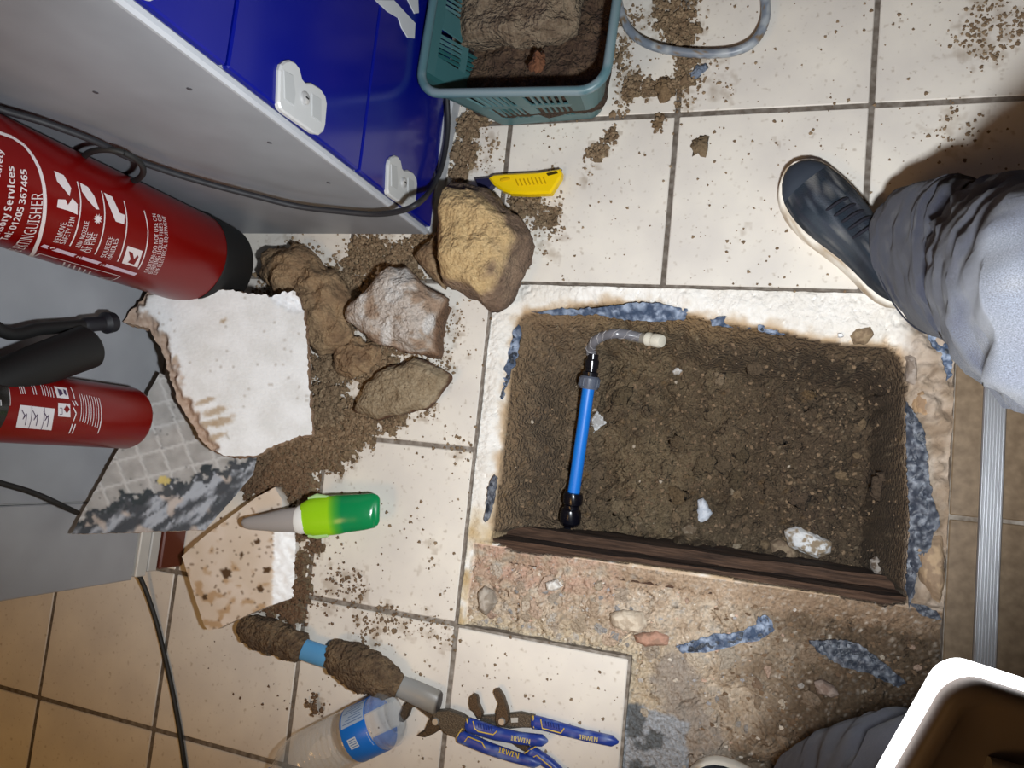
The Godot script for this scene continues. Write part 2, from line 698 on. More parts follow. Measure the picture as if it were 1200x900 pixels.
const LAMP_H := 1.1
const LS := 0.423   # size of the small work lamp
var lamp_x := Transform3D()
func lights() -> void:
	# the ceiling lamp of the room: warm and weak
	var al := AreaLight3D.new()
	al.name = "ceiling_lamp_glow"
	al.area_size = Vector2(0.6, 0.6)
	al.light_color = Color(1.0, 0.77, 0.47)
	al.light_energy = 0.8
	al.shadow_enabled = true
	al.transform = Transform3D(Basis(Vector3.RIGHT, -PI / 2), Vector3(-0.5, 2.44, 1.7))
	add_child(al)
	var cl := thing("ceiling_lamp", "square warm ceiling lamp above the tiled floor, out of the frame", "lamp", Vector3(-0.5, 2.5, 1.7))
	obj("frame", box(Vector3(-0.83, 2.47, 1.37), Vector3(-0.17, 2.5, 2.03), 0.01, C(230, 230, 228)), M.satin, cl)
	obj("diffuser", box(Vector3(-0.8, 2.455, 1.4), Vector3(-0.2, 2.472, 2.0), 0.003), M.ceil_glow, cl)
	# the work lamp in the foreground
	var k := at(1100, 760, LAMP_H)
	var n := Vector3(-0.34, -0.88, -0.34).normalized()
	var a := onplane(1018, 905, k, n) - k
	var b := onplane(1200, 784, k, n) - k
	var ax := a.normalized()
	b = (b - ax * b.dot(ax)).normalized()
	lamp_x = Transform3D(Basis(ax, -n, b), k)   # x along the left edge, y towards its back, z along the top edge
	if lamp_x.basis.determinant() < 0.0: lamp_x.basis.z = -lamp_x.basis.z; lamp_x.basis.z = b
	var L := 0.17 * LS
	var W := 0.15 * LS
	var li := SpotLight3D.new()
	li.name = "work_lamp_beam"
	li.light_size = 0.03
	li.spot_range = 8.0
	li.spot_attenuation = 2.0
	li.spot_angle = 57.0
	li.spot_angle_attenuation = 0.6
	li.light_color = Color(0.965, 0.985, 1.0)
	li.light_energy = 1.56
	li.shadow_enabled = true
	var c := k + ax * L * 0.5 + b * W * 0.5 + n * 0.012
	li.look_at_from_position(c, Vector3(0.1, 0.0, 0.22), Vector3.UP)
	add_child(li)
	var th := thing("work_lamp", "black rectangular hand-held work lamp with a glowing white rim, at the lower right corner", "lamp", c)
	var rr := func(inset: float, rad: float, y: float) -> PackedVector3Array:
		var ring := PackedVector3Array()
		inset *= LS
		rad *= LS
		var x0 := inset; var x1 := L - inset; var z0 := inset; var z1 := W - inset
		for q in [[x1 - rad, z1 - rad, 0.0], [x0 + rad, z1 - rad, 90.0], [x0 + rad, z0 + rad, 180.0], [x1 - rad, z0 + rad, 270.0]]:
			for s in 9:
				var t := deg_to_rad(q[2] + s * 90.0 / 8)
				ring.append(k + ax * (q[0] + cos(t) * rad) + b * (q[1] + sin(t) * rad) - n * y * LS)
		return ring
	obj("lens", loft([rr.call(0.002, 0.014, 0.001), rr.call(0.0, 0.016, 0.003), rr.call(0.0, 0.016, 0.007), rr.call(0.002, 0.014, 0.009)]), M.glow, th)
	var hs := MB.new()
	hs.add(loft([rr.call(0.006, 0.02, 0.008), rr.call(0.0055, 0.02, 0.018), rr.call(0.009, 0.019, 0.021), rr.call(0.016, 0.016, 0.021), rr.call(0.02, 0.014, 0.016), rr.call(0.05, 0.01, 0.016)], true, C(108, 99, 94)))
	var ho := obj("housing", hs, M.rubber, th)
	var lp := func(x: float, y: float, z: float) -> Vector3: return k + ax * x * LS + b * z * LS - n * y * LS
	for s in 4:
		var p0: Vector3 = lp.call(0.055 + s * 0.022, 0.02, 0.05)
		var p1: Vector3 = lp.call(0.04 + s * 0.022, 0.02, 0.12)
		obj("grip_rib", tube(curve([p0, (p0 + p1) * 0.5 - n * 0.008 * LS, p1], 6), 0.006 * LS, 10, true, C(128, 124, 122)), M.rubber, ho)
	obj("handle", tube(curve([lp.call(0.13, 0.02, 0.075), lp.call(0.19, 0.03, 0.085), lp.call(0.26, 0.04, 0.1), lp.call(0.36, 0.045, 0.11)], 5), 0.008, 12, true, C(30, 29, 28)), M.rubber, th)

# ---------------------------------------------------------------- the setting
func struct(called: String, m: MB, mt: Material, parent: Node = self, where := Vector3.ZERO) -> MeshInstance3D:
	var o := obj(called, m, mt, parent, where)
	o.set_meta("kind", "structure")
	return o

const WX := -0.655
func build_room() -> void:
	struct("ceiling", box(Vector3(-2.3, 2.5, -1.4), Vector3(2.5, 2.6, 2.7), 0.0, C(225, 222, 215)), M.matt)
	struct("wall_back", box(Vector3(-2.3, -0.02, -1.5), Vector3(2.5, 2.5, -1.4), 0.0, C(205, 200, 190)), M.matt)
	struct("wall_front", box(Vector3(-2.3, -0.02, 2.7), Vector3(2.5, 2.5, 2.8), 0.0, C(205, 200, 190)), M.matt)
	struct("wall_right", box(Vector3(2.4, -0.02, -1.4), Vector3(2.5, 2.5, 2.7), 0.0, C(205, 200, 190)), M.matt)
	struct("wall_far", box(Vector3(-2.4, -0.02, -1.4), Vector3(-2.3, 2.5, 2.7), 0.0, C(205, 200, 190)), M.matt)
	# the short white wall on the left with its panels, groove strips and skirting
	var w := thing("wall_left", "", "", Vector3(WX - 0.07, 0, -0.2), "", "structure")
	obj("core", box(Vector3(WX - 0.16, 0.0, -1.4), Vector3(WX - 0.012, 2.5, 0.975), 0.0, C(190, 190, 186)), M.matt, w)
	obj("panel", box(Vector3(WX - 0.014, 0.125, -1.4), Vector3(WX, 2.5, 0.83), 0.002, C(156, 158, 163)), M.paint, w)
	obj("panel", box(Vector3(WX - 0.014, 0.125, 0.832), Vector3(WX, 2.5, 0.99), 0.002, C(162, 163, 166)), M.paint, w)
	var t := thing("trim_1", "", "", Vector3(WX, 0.066, 0.3), "", "structure")
	obj("strip", box(Vector3(WX - 0.012, 0.094, -1.3), Vector3(WX + 0.004, 0.121, 0.985), 0.002, C(205, 200, 192)), M.paint, t)
	obj("strip", box(Vector3(WX - 0.012, 0.066, -1.3), Vector3(WX + 0.003, 0.09, 0.978), 0.002, C(196, 190, 182)), M.paint, t)
	var b := thing("baseboard_left", "", "", Vector3(WX, 0, 0.3), "", "structure")
	var zz := -1.3
	while zz < 0.97:
		obj("skirting_tile", box(Vector3(WX - 0.012, 0.0, zz + 0.001), Vector3(WX + 0.008, 0.063, minf(zz + 0.299, 0.975)), 0.003, C(96, 48, 36)), M.glaze, b)
		zz += 0.3

func build_dirt() -> void:
	dens.resize(DN * DN)
	var s := [740, 20, 16, .5, 722, 55, 16, .6, 735, 85, 14, .6, 740, 105, 14, .7, 728, 130, 10, .6, 715, 160, 10, .7, 700, 180, 12, .75, 690, 195, 8, .5, 680, 215, 8, .3,
		760, 103, 12, .7, 782, 103, 10, .8, 790, 15, 22, .85, 800, 40, 18, .85, 805, 70, 14, .75, 800, 95, 13, .75, 800, 120, 10, .6, 830, 85, 22, .35, 845, 105, 15, .3,
		775, 140, 6, .7, 772, 150, 5, .6, 550, 150, 14, .95, 545, 180, 16, .95, 560, 140, 14, .85, 540, 205, 12, .9, 575, 170, 12, .5, 570, 195, 10, .4,
		615, 240, 20, .75, 640, 255, 20, .65, 655, 275, 12, .4, 640, 295, 14, .25, 650, 205, 10, .3,
		390, 430, 25, 1, 385, 480, 30, 1, 360, 520, 35, 1, 330, 550, 35, 1, 390, 520, 30, .9, 420, 500, 26, .9, 460, 485, 22, .8, 500, 480, 14, .6, 300, 560, 20, 1, 350, 565, 22, .95, 530, 520, 14, .4, 545, 530, 12, .3,
		350, 620, 16, .9, 345, 660, 18, 1, 350, 690, 16, 1, 345, 720, 16, .9, 370, 640, 12, .7, 325, 700, 22, .8, 410, 690, 20, .5, 395, 685, 18, .5, 385, 705, 15, .4, 430, 735, 18, .5, 455, 725, 16, .5, 475, 735, 12, .4, 505, 735, 14, .4, 520, 745, 14, .4, 500, 665, 10, .3, 505, 640, 8, .3,
		440, 425, 30, .9, 430, 300, 30, .7, 470, 310, 30, .8, 500, 290, 25, .8, 400, 350, 40, .9, 340, 330, 40, .6, 530, 380, 16, .5, 545, 410, 10, .3, 370, 825, 9, .9, 500, 430, 30, .6,
		1160, 40, 26, .5, 1185, 25, 20, .55, 1150, 15, 16, .4, 1120, 150, 26, .3, 1110, 60, 10, .12, 870, 280, 14, .12, 905, 170, 6, .2, 640, 480, 8, .2, 605, 580, 8, .2]
	for i in range(0, s.size(), 4):
		stain(s[i], s[i + 1], s[i + 2], s[i + 3])

func floor_texture() -> ImageTexture:
	var N := 1800
	var mk := func(fr: float, oct: int, sd: int, ty: int) -> PackedByteArray:
		var n := FastNoiseLite.new()
		n.noise_type = ty
		n.frequency = fr
		n.fractal_octaves = oct
		n.seed = sd
		return n.get_image(N, N, false, false, false).get_data()
	var a: PackedByteArray = mk.call(0.012, 4, 31, FastNoiseLite.TYPE_SIMPLEX_SMOOTH)
	var b: PackedByteArray = mk.call(0.13, 2, 32, FastNoiseLite.TYPE_SIMPLEX_SMOOTH)
	var c: PackedByteArray = mk.call(0.05, 3, 33, FastNoiseLite.TYPE_SIMPLEX_SMOOTH)
	var out := PackedByteArray()
	out.resize(N * N * 3)
	var k := 0
	for j in N:
		var dj := int(float(j) / N * DN) * DN
		for i in N:
			var q := j * N + i
			var m := (a[q] - 128) * 0.10
			var d := dens[dj + int(float(i) / N * DN)]
			var sp := 0.0
			if b[q] > 196 - int(d * 40.0): sp = minf(1.0, (b[q] - 190 + d * 40.0) / 40.0)
			var t := clampf(d * 0.5 - 0.12 + (c[q] - 128) * 0.004, 0.0, 0.5) if d > 0.04 else 0.0
			if c[q] > 206: t = maxf(t, (c[q] - 206) * 0.006)
			t = maxf(t, sp * 0.32)
			out[k] = int(clampf(lerpf(223.0 + m, 126.0, t), 0, 255))
			out[k + 1] = int(clampf(lerpf(217.0 + m, 108.0, t), 0, 255))
			out[k + 2] = int(clampf(lerpf(208.0 + m * 0.8, 88.0, t), 0, 255))
			k += 3
	var img := Image.create_from_data(N, N, false, Image.FORMAT_RGB8, out)
	return ImageTexture.create_from_image(img)

var hole: PackedVector2Array
func wpoly(a: Array, h := 0.0) -> PackedVector2Array:
	var o := PackedVector2Array()
	for i in range(0, a.size(), 2):
		var v := at(a[i], a[i + 1], h)
		o.append(Vector2(v.x, v.z))
	return o

func build_floor() -> void:
	var fm := mat(0.42)
	fm.albedo_texture = floor_texture()
	fm.heightmap_enabled = true
	fm.heightmap_texture = ntex(0.02, 3, Color.BLACK, Color.WHITE, 512, FastNoiseLite.TYPE_SIMPLEX_SMOOTH, 13)
	fm.heightmap_scale = 0.03
	var fl := thing("floor", "", "", Vector3(0, -0.01, 0), "", "structure")
	var base := MB.new()
	var gc := C(172, 166, 158)
	var gb := C(62, 48, 36)
	# the grouted bed under the tiles, left open where the tiles were taken out
	for r in [[-2.3, -1.4, 2.4, 0.33], [-2.3, 0.33, 0.0, 0.99], [0.805, 0.33, 2.4, 1.4], [-2.3, 0.99, 0.33, 1.4], [-2.3, 1.4, 2.4, 2.7]]:
		base.add(box(Vector3(r[0], -0.12, r[1]), Vector3(r[2], -0.0022, r[3]), 0.0, gc))
	for i in base.p.size():
		base.c[i] = mixc(gc, gb, sm(0.1, -0.6, base.p[i].x))
	obj("grout_bed", base, vmat(0.9, ntex(0.06, 3, C(150, 140, 130), C(255, 255, 255), 256), 3.0), fl)
	var dim_tan_mat := vmat(0.4, ntex(0.03, 4, C(200, 195, 188), C(255, 255, 255), 512), 3.0)
	var gap := 0.0047
	for j in range(-4, 8):
		for i in range(-6, 7):
			var x0 := i * TILE + gap
			var x1 := (i + 1) * TILE - gap
			var z0 := j * TILE + gap
			var z1 := (j + 1) * TILE - gap
			if i >= 0 and i <= 2 and (j == 1 or j == 2): continue
			if (i == 1 or i == 2) and j == 3: continue
			if i == 2 and j >= 4 and j <= 4: pass
			if i > 2 and j >= 1: continue
			var t := box(Vector3(x0, -0.009, z0), Vector3(x1, 0.0, z1), 0.0016)
			var y := rng.randf_range(-0.0005, 0.0005)
			for q in t.p.size(): t.p[q].y += y
			var me := t.mesh(Vector3(0, -0.01, 0), Vector2(1.0 / DW, 1.0 / DW), Vector2(DX0, DZ0))
			raw("tile", me, fm, fl)
	# doorway at right: brown tiles beside a metal strip, shade added into their colour
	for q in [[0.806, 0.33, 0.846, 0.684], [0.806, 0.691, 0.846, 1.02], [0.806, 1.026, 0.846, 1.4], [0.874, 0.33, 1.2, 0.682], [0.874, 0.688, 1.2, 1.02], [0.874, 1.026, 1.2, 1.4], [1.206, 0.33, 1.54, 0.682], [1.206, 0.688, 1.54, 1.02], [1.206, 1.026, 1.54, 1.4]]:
		obj("tile", box(Vector3(q[0], -0.009, q[1]), Vector3(q[2], 0.0, q[3]), 0.0016, C(134, 115, 92)), dim_tan_mat, fl)
	var st := thing("threshold_strip", "long ribbed aluminium threshold strip on the shade-browned tiles right of the pit", "threshold strip", Vector3(0.861, 0.0, 0.9))
	obj("base", box(Vector3(0.845, -0.003, 0.36), Vector3(0.877, 0.004, 1.45), 0.0015, C(150, 152, 156)), M.alu, st)
	for k in 7:
		obj("rib", box(Vector3(0.8472 + k * 0.0043, 0.003, 0.36), Vector3(0.8498 + k * 0.0043, 0.0056, 1.45), 0.0008), M.alu, st)

func build_subfloor() -> void:
	hole = smooth_poly(Array(wpoly([601, 372, 615, 362, 650, 360, 700, 352, 760, 352, 810, 366, 850, 376, 900, 381, 960, 396, 1010, 402, 1050, 402, 1066, 440, 1062, 480, 1064, 520, 1067, 600, 1062, 680, 1066, 716, 960, 694, 820, 672, 700, 655, 572, 645, 574, 600, 583, 540, 590, 470, 598, 410])), 1)
	var S := 0.0035
	var X0 := 0.0
	var Z0 := 0.327
	var nx := int(0.8055 / S) + 1
	var nzc := int(1.075 / S) + 1
	var H := PackedFloat32Array()
	var D := PackedFloat32Array()
	H.resize(nx * nzc)
	D.resize(nx * nzc)
	for j in nzc:
		for i in nx:
			var k := j * nx + i
			var q := Vector2(X0 + i * S, Z0 + j * S)
			if j * S + Z0 > 1.0 and q.x < 0.32:
				H[k] = -0.02
				continue
			var d := edge_dist(hole, q)
			if not inside(hole, q): d = -d
			D[k] = d
			var v := Vector3(q.x, 0.0, q.y)
			var n1 := n3(v, 9.0)
			var n2 := n3(v, 34.0)
			var n4 := n3(v, 110.0)
			var h := 0.0
			if d <= 0.0:
				if q.y < 0.83 or q.x < 0.012:
					# mortar bed
					h = -0.011 + 0.004 * n1 + 0.003 * n2 + 0.0016 * n4 - 0.012 * sm(-0.03, 0.0, d)
					if q.x > 0.7: h += 0.010 * n2 + 0.004 + 0.006 * n1
					h -= 0.004 * sm(0.02, 0.0, absf(nf_ridge(v, 26.0))) 
				else:
					h = -0.022 + 0.014 * n1 + 0.007 * n2 + 0.004 * n4
					h = lerpf(-0.012, h, sm(0.84, 0.875, q.y))
					h -= 0.012 * sm(0.028, 0.0, absf(nf_ridge(v, 9.0))) * sm(0.86, 0.88, q.y)
					if q.y > 1.02: h += 0.004
					h = lerpf(h, -0.013 + 0.001 * n2, sm(0.43, 0.41, q.x + n2 * 0.012 - (q.y - 1.1) * 0.15) * sm(1.065, 1.08, q.y + n2 * 0.012))
			else:
				var top_w := sm(0.52, 0.40, q.y)
				var left_w := sm(0.22, 0.08, q.x)
				var right_w := sm(0.70, 0.78, q.x)
				var low := sm(0.8, 0.82, q.y)
				var w := (0.03 + 0.11 * top_w * (0.8 + 0.8 * n1) + 0.10 * left_w * (0.9 + 0.7 * n1) + 0.03 * right_w) * (1.0 - low) + 0.005 * low
				var deep := 0.215 + 0.05 * sm(0.45, 0.8, q.y) + 0.04 * n3(v, 4.5) + 0.016 * n1
				var dd := maxf(0.0, d + (0.016 * n2 + 0.014 * n1 + 0.006 * n4) * sm(0.0, 0.03, d) * (1.0 - low))
				var t := clampf(dd / w, 0.0, 1.0)
				t = t * t * (3.0 - 2.0 * t) * 0.35 + (1.0 - (1.0 - t) * (1.0 - t)) * 0.65
				h = lerpf(-0.028, -deep, t)
				var cr := absf(nf_ridge(v, 8.0) + 0.25 * n2)
				var cell := nc.get_noise_3dv(v * 20.0 + Vector3(n2, 0, n1) * 0.6)
				h += (0.010 * n2 + 0.0065 * n4 + 0.003 * n3(v, 230.0) - 0.010 * cell) * sm(0.0, 0.02, d)
				h -= 0.014 * sm(0.03, 0.0, cr) * sm(0.05, 0.1, d)
			H[k] = h
	var names := ["mortar_bed", "rubble", "pit_soil"]
	var P := PackedVector3Array()
	var NN := PackedVector3Array()
	var CC := PackedColorArray()
	for j in nzc:
		for i in nx:
			var k := j * nx + i
			var v := Vector3(X0 + i * S, H[k], Z0 + j * S)
			P.append(v)
			var a := H[j * nx + maxi(0, i - 1)] - H[j * nx + mini(nx - 1, i + 1)]
			var b := H[maxi(0, j - 1) * nx + i] - H[mini(nzc - 1, j + 1) * nx + i]
			NN.append(Vector3(a, 2.0 * S, b).normalized())
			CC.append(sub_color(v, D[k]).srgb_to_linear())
	var idx := [PackedInt32Array(), PackedInt32Array(), PackedInt32Array()]
	for j in nzc - 1:
		for i in nx - 1:
			var k := j * nx + i
			if Z0 + j * S > 0.993 and X0 + i * S < 0.327: continue
			var z := 0
			if D[k] > 0.0: z = 2
			elif P[k].z > 0.835 and P[k].x > 0.012: z = 1
			idx[z].append_array(PackedInt32Array([k, k + 1, k + nx, k + 1, k + nx + 1, k + nx]))
	var labs := ["rough pale mortar bed left where the tiles were lifted around the pit", "broken rubble of brick, stone and mortar along the bottom edge of the pit", "dark brown damp crumbly soil dug out in the rectangular pit"]
	var cats := ["mortar", "rubble", "soil"]
	var mats := [M.screed, M.rubble, M.soil]
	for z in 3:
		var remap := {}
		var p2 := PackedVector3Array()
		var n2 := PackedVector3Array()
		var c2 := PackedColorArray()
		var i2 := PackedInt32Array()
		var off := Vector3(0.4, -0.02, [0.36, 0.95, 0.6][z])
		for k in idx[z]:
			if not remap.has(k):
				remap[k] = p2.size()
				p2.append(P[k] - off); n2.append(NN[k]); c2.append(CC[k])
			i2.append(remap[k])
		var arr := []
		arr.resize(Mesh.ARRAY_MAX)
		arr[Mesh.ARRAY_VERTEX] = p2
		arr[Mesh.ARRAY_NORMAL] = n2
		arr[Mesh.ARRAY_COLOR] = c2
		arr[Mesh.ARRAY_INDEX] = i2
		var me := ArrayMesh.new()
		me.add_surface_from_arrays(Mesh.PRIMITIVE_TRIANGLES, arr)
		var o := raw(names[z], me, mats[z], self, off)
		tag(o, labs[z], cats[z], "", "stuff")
	# ground below, so that nothing looks through
	struct("foundation", box(Vector3(-0.1, -0.6, 0.2), Vector3(0.95, -0.36, 1.6), 0.0, C(70, 55, 42)), M.matt)
	sub_H = H; sub_nx = nx; sub_nz = nzc; sub_S = S; sub_X0 = X0; sub_Z0 = Z0
	# stones lying in the rubble
	var rub: Node3D = get_node("rubble")
	var pal := [C(214, 206, 196), C(178, 174, 170), C(196, 168, 150), C(190, 174, 154), C(166, 164, 164), C(208, 194, 176), C(160, 140, 118)]
	for n in 90:
		var x := rng.randf_range(0.02, 0.79)
		var z := rng.randf_range(0.868, 0.985) if x < 0.33 else rng.randf_range(0.87, 1.33)
		var r := 0.003 + 0.007 * pow(rng.randf(), 2.0)
		var xf := Transform3D(Basis.from_euler(Vector3(rng.randf_range(-0.4, 0.4), rng.randf() * TAU, rng.randf_range(-0.4, 0.4))).scaled_local(Vector3(r * rng.randf_range(0.9, 1.7), r * 0.6, r)), Vector3(x, sub_h(x, z) + r * 0.15, z))
		var cix: int = rng.randi() % pal.size()
		if x > 0.5: cix = [3, 5, 6, 6, 1, 2, 6][cix]
		obj("stone", blob(xf, 0.3, rng.randf() * 50.0, 5, 7, pal[cix], true), M.rock, rub)
	var soil: Node3D = get_node("pit_soil")
	for n in 70:
		var x := rng.randf_range(0.1, 0.78)
		var z := rng.randf_range(0.46, 0.81)
		var r := rng.randf_range(0.003, 0.009)
		var xf := Transform3D(Basis.from_euler(Vector3(rng.randf_range(-0.4, 0.4), rng.randf() * TAU, 0)).scaled_local(Vector3(r * rng.randf_range(0.9, 1.6), r * 0.7, r)), Vector3(x, sub_h(x, z) + r * 0.2, z))
		obj("stone", blob(xf, 0.3, rng.randf() * 50.0, 5, 7, [C(132, 112, 88), C(116, 97, 76), C(106, 90, 72), C(160, 146, 126)][(rng.randi() % 13) / 4], true), M.rock, soil)

func flat_lumps() -> void:
	# larger half-buried pieces
	var rub: Node3D = get_node("rubble")
	for n in 46:
		var x := rng.randf_range(0.03, 0.78)
		var z := rng.randf_range(0.875, 0.975) if x < 0.34 else rng.randf_range(0.88, 1.3)
		if z > 1.04 and x < 0.45: continue
		var r := rng.randf_range(0.007, 0.016)
		var xf := Transform3D(Basis.from_euler(Vector3(rng.randf_range(-0.3, 0.3), rng.randf() * TAU, rng.randf_range(-0.3, 0.3))).scaled_local(Vector3(r * rng.randf_range(0.9, 1.6), r * 0.4, r)), Vector3(x, sub_h(x, z) - r * 0.05, z))
		var c := sub_color(Vector3(x, 0, z), -0.1)
		c = mixc(c, [C(220, 210, 196), C(200, 168, 148), C(170, 150, 128), C(150, 134, 118)][rng.randi() % 4], 0.45)
		if x > 0.5: c = mixc(c, C(120, 98, 76), 0.5)
		obj("stone", blob(xf, 0.35, rng.randf() * 50.0, 7, 11, c, true), M.rock, rub)
	var soil: Node3D = get_node("pit_soil")
	for n in 40:
		var x := rng.randf_range(0.1, 0.76)
		var z := rng.randf_range(0.43, 0.79)
		var r := rng.randf_range(0.008, 0.02)
		var xf := Transform3D(Basis.from_euler(Vector3(rng.randf_range(-0.3, 0.3), rng.randf() * TAU, 0)).scaled_local(Vector3(r * rng.randf_range(0.9, 1.5), r * 0.5, r)), Vector3(x, sub_h(x, z) - r * 0.1, z))
		obj("clod", blob(xf, 0.4, rng.randf() * 50.0, 8, 12, sub_color(Vector3(x, -0.2, z), 0.1), false), M.soil, soil)

var sub_H: PackedFloat32Array
var sub_nx := 0
var sub_nz := 0
var sub_S := 0.0
var sub_X0 := 0.0
var sub_Z0 := 0.0
func sub_h(x: float, z: float) -> float:
	var i := clampi(int((x - sub_X0) / sub_S), 0, sub_nx - 1)
	var j := clampi(int((z - sub_Z0) / sub_S), 0, sub_nz - 1)
	return sub_H[j * sub_nx + i]

func nf_ridge(v: Vector3, f: float) -> float:
	return nz.get_noise_3dv(v * f + Vector3(17.3, 4.1, 9.7))

func sub_color(v: Vector3, d: float) -> Color:
	var a := n3(v, 6.0)
	var b := n3(v, 25.0)
	var c := n3(v, 90.0)
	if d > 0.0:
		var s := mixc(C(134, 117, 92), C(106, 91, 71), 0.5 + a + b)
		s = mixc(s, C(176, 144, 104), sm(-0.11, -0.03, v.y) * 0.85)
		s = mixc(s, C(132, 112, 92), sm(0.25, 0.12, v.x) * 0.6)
		s = mixc(s, C(82, 68, 54), sm(0.3, 0.62, v.x) * 0.72)  # darker to the right: fading lamp light put into the soil colour
		if c > 0.42: s = mixc(s, C(165, 148, 124), (c - 0.42) * 3.0)
		if b > 0.45: s = mixc(s, C(140, 112, 76), (b - 0.45) * 2.0)
		return s
	if v.z < 0.835 or v.x < 0.012:
		var w := mixc(C(238, 236, 232), C(222, 217, 209), 0.5 + a * 0.8 + c * 0.5)
		w = mixc(w, C(168, 134, 94), sm(-0.016 + b * 0.02, 0.004, d) * 0.85)
		if v.x > 0.72: w = mixc(w, mixc(C(176, 160, 144), C(140, 120, 100), 0.5 + b + a), sm(0.72, 0.755, v.x) * 0.95)
		if v.x < 0.05 and v.z > 0.72: w = mixc(w, C(190, 165, 125), sm(0.72, 0.85, v.z) * (0.5 + b))
		return w
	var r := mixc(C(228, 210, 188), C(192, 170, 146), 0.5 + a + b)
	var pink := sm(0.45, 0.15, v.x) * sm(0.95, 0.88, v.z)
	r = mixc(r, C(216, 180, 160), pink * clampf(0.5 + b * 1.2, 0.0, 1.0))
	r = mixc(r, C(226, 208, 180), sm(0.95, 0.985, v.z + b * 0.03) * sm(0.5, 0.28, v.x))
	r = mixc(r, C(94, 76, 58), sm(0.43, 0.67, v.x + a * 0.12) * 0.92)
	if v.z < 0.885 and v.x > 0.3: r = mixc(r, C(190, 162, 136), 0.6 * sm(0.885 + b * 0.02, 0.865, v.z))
	if c > 0.3: r = mixc(r, C(222, 214, 204), (c - 0.3) * 2.2)
	if c < -0.38: r = mixc(r, C(150, 146, 142), (-c - 0.38) * 2.0)
	if b < -0.35 and v.x < 0.5: r = mixc(r, C(170, 166, 162), (-b - 0.35) * 1.6)
	# the pale cement smear and the grey adhesive patch
	r = mixc(r, C(176, 164, 154), sm(0.05, 0.02, edge_seg(v, Vector2(0.40, 1.0), Vector2(0.47, 1.14)) + b * 0.02) * 0.8)
	if v.z > 1.03 and v.x < 0.44:
		r = mixc(r, mixc(C(190, 195, 204), C(120, 124, 128), sm(0.05, 0.12, a * 1.3 + b * 0.5)), sm(0.435, 0.43, v.x + b * 0.012 + (v.z - 1.1) * -0.15) * sm(1.07, 1.075, v.z + b * 0.012))
	return r

func edge_seg(v: Vector3, a: Vector2, b: Vector2) -> float:
	var q := Vector2(v.x, v.z)
	return q.distance_to(Geometry2D.get_closest_point_to_segment(q, a, b))

# ---------------------------------------------------------------- things
func dist(px: float, py: float, h: float) -> float:
	return (at(px, py, h) - EYE).dot(RZ)

# A shape along a line drawn through pixels at true heights: [px, py, height, half width in px, half thickness in m, colour]
func run(rows: Array, sides := 16, amp := 0.0, nf_ := 40.0, caps := true, power := 1.0) -> MB:
	var rings := []
	var m := MB.new()
	var n := rows.size()
	var cs := []
	for r in rows: cs.append(at(r[0], r[1], r[2]))
	for i in n:
		var t: Vector3 = (cs[mini(i + 1, n - 1)] - cs[maxi(i - 1, 0)]).normalized()
		var u := t.cross(Vector3.UP).normalized()
		var w := u.cross(t).normalized()
		var half: float = rows[i][3] * dist(rows[i][0], rows[i][1], rows[i][2]) / F
		var th: float = rows[i][4]
		var ring := PackedVector3Array()
		for k in sides:
			var a := TAU * k / sides
			var ca := signf(cos(a)) * pow(absf(cos(a)), power)
			var sa := signf(sin(a)) * pow(absf(sin(a)), power)
			var v: Vector3 = cs[i] + u * ca * half + w * sa * th
			if amp > 0.0:
				v += (u * cos(a) + w * sin(a)) * amp * (n3(v, nf_) + 0.6 * n3(v, nf_ * 2.7) + 0.35 * n3(v, nf_ * 6.0))
			ring.append(v)
		rings.append(ring)
	for i in n - 1:
		var ca: Color = rows[i][5] if rows[i].size() > 5 else Color.WHITE
		var cb: Color = rows[i + 1][5] if rows[i + 1].size() > 5 else ca
		for k in sides:
			var j := (k + 1) % sides
			m.tric(rings[i][k], rings[i][j], rings[i + 1][j], ca, ca, cb)
			m.tric(rings[i][k], rings[i + 1][j], rings[i + 1][k], ca, cb, cb)
	if caps:
		m.grp = 1
		for e in [0, n - 1]:
			var ce: Color = rows[e][5] if rows[e].size() > 5 else Color.WHITE
			m.col = ce
			for k in sides:
				var j := (k + 1) % sides
				if e == 0: m.tri(cs[0], rings[0][j], rings[0][k])
				else: m.tri(cs[e], rings[e][k], rings[e][j])
	return m.orient()

func dense(rows: Array, k := 5) -> Array:
	var o := []
	for i in rows.size() - 1:
		for s in k:
			var t := float(s) / k
			var r := []
			for c in rows[i].size(): r.append((rows[i][c] as Color).lerp(rows[i + 1][c], t) if rows[i][c] is Color else lerpf(rows[i][c], rows[i + 1][c], t))
			o.append(r)
	o.append(rows[-1])
	return o

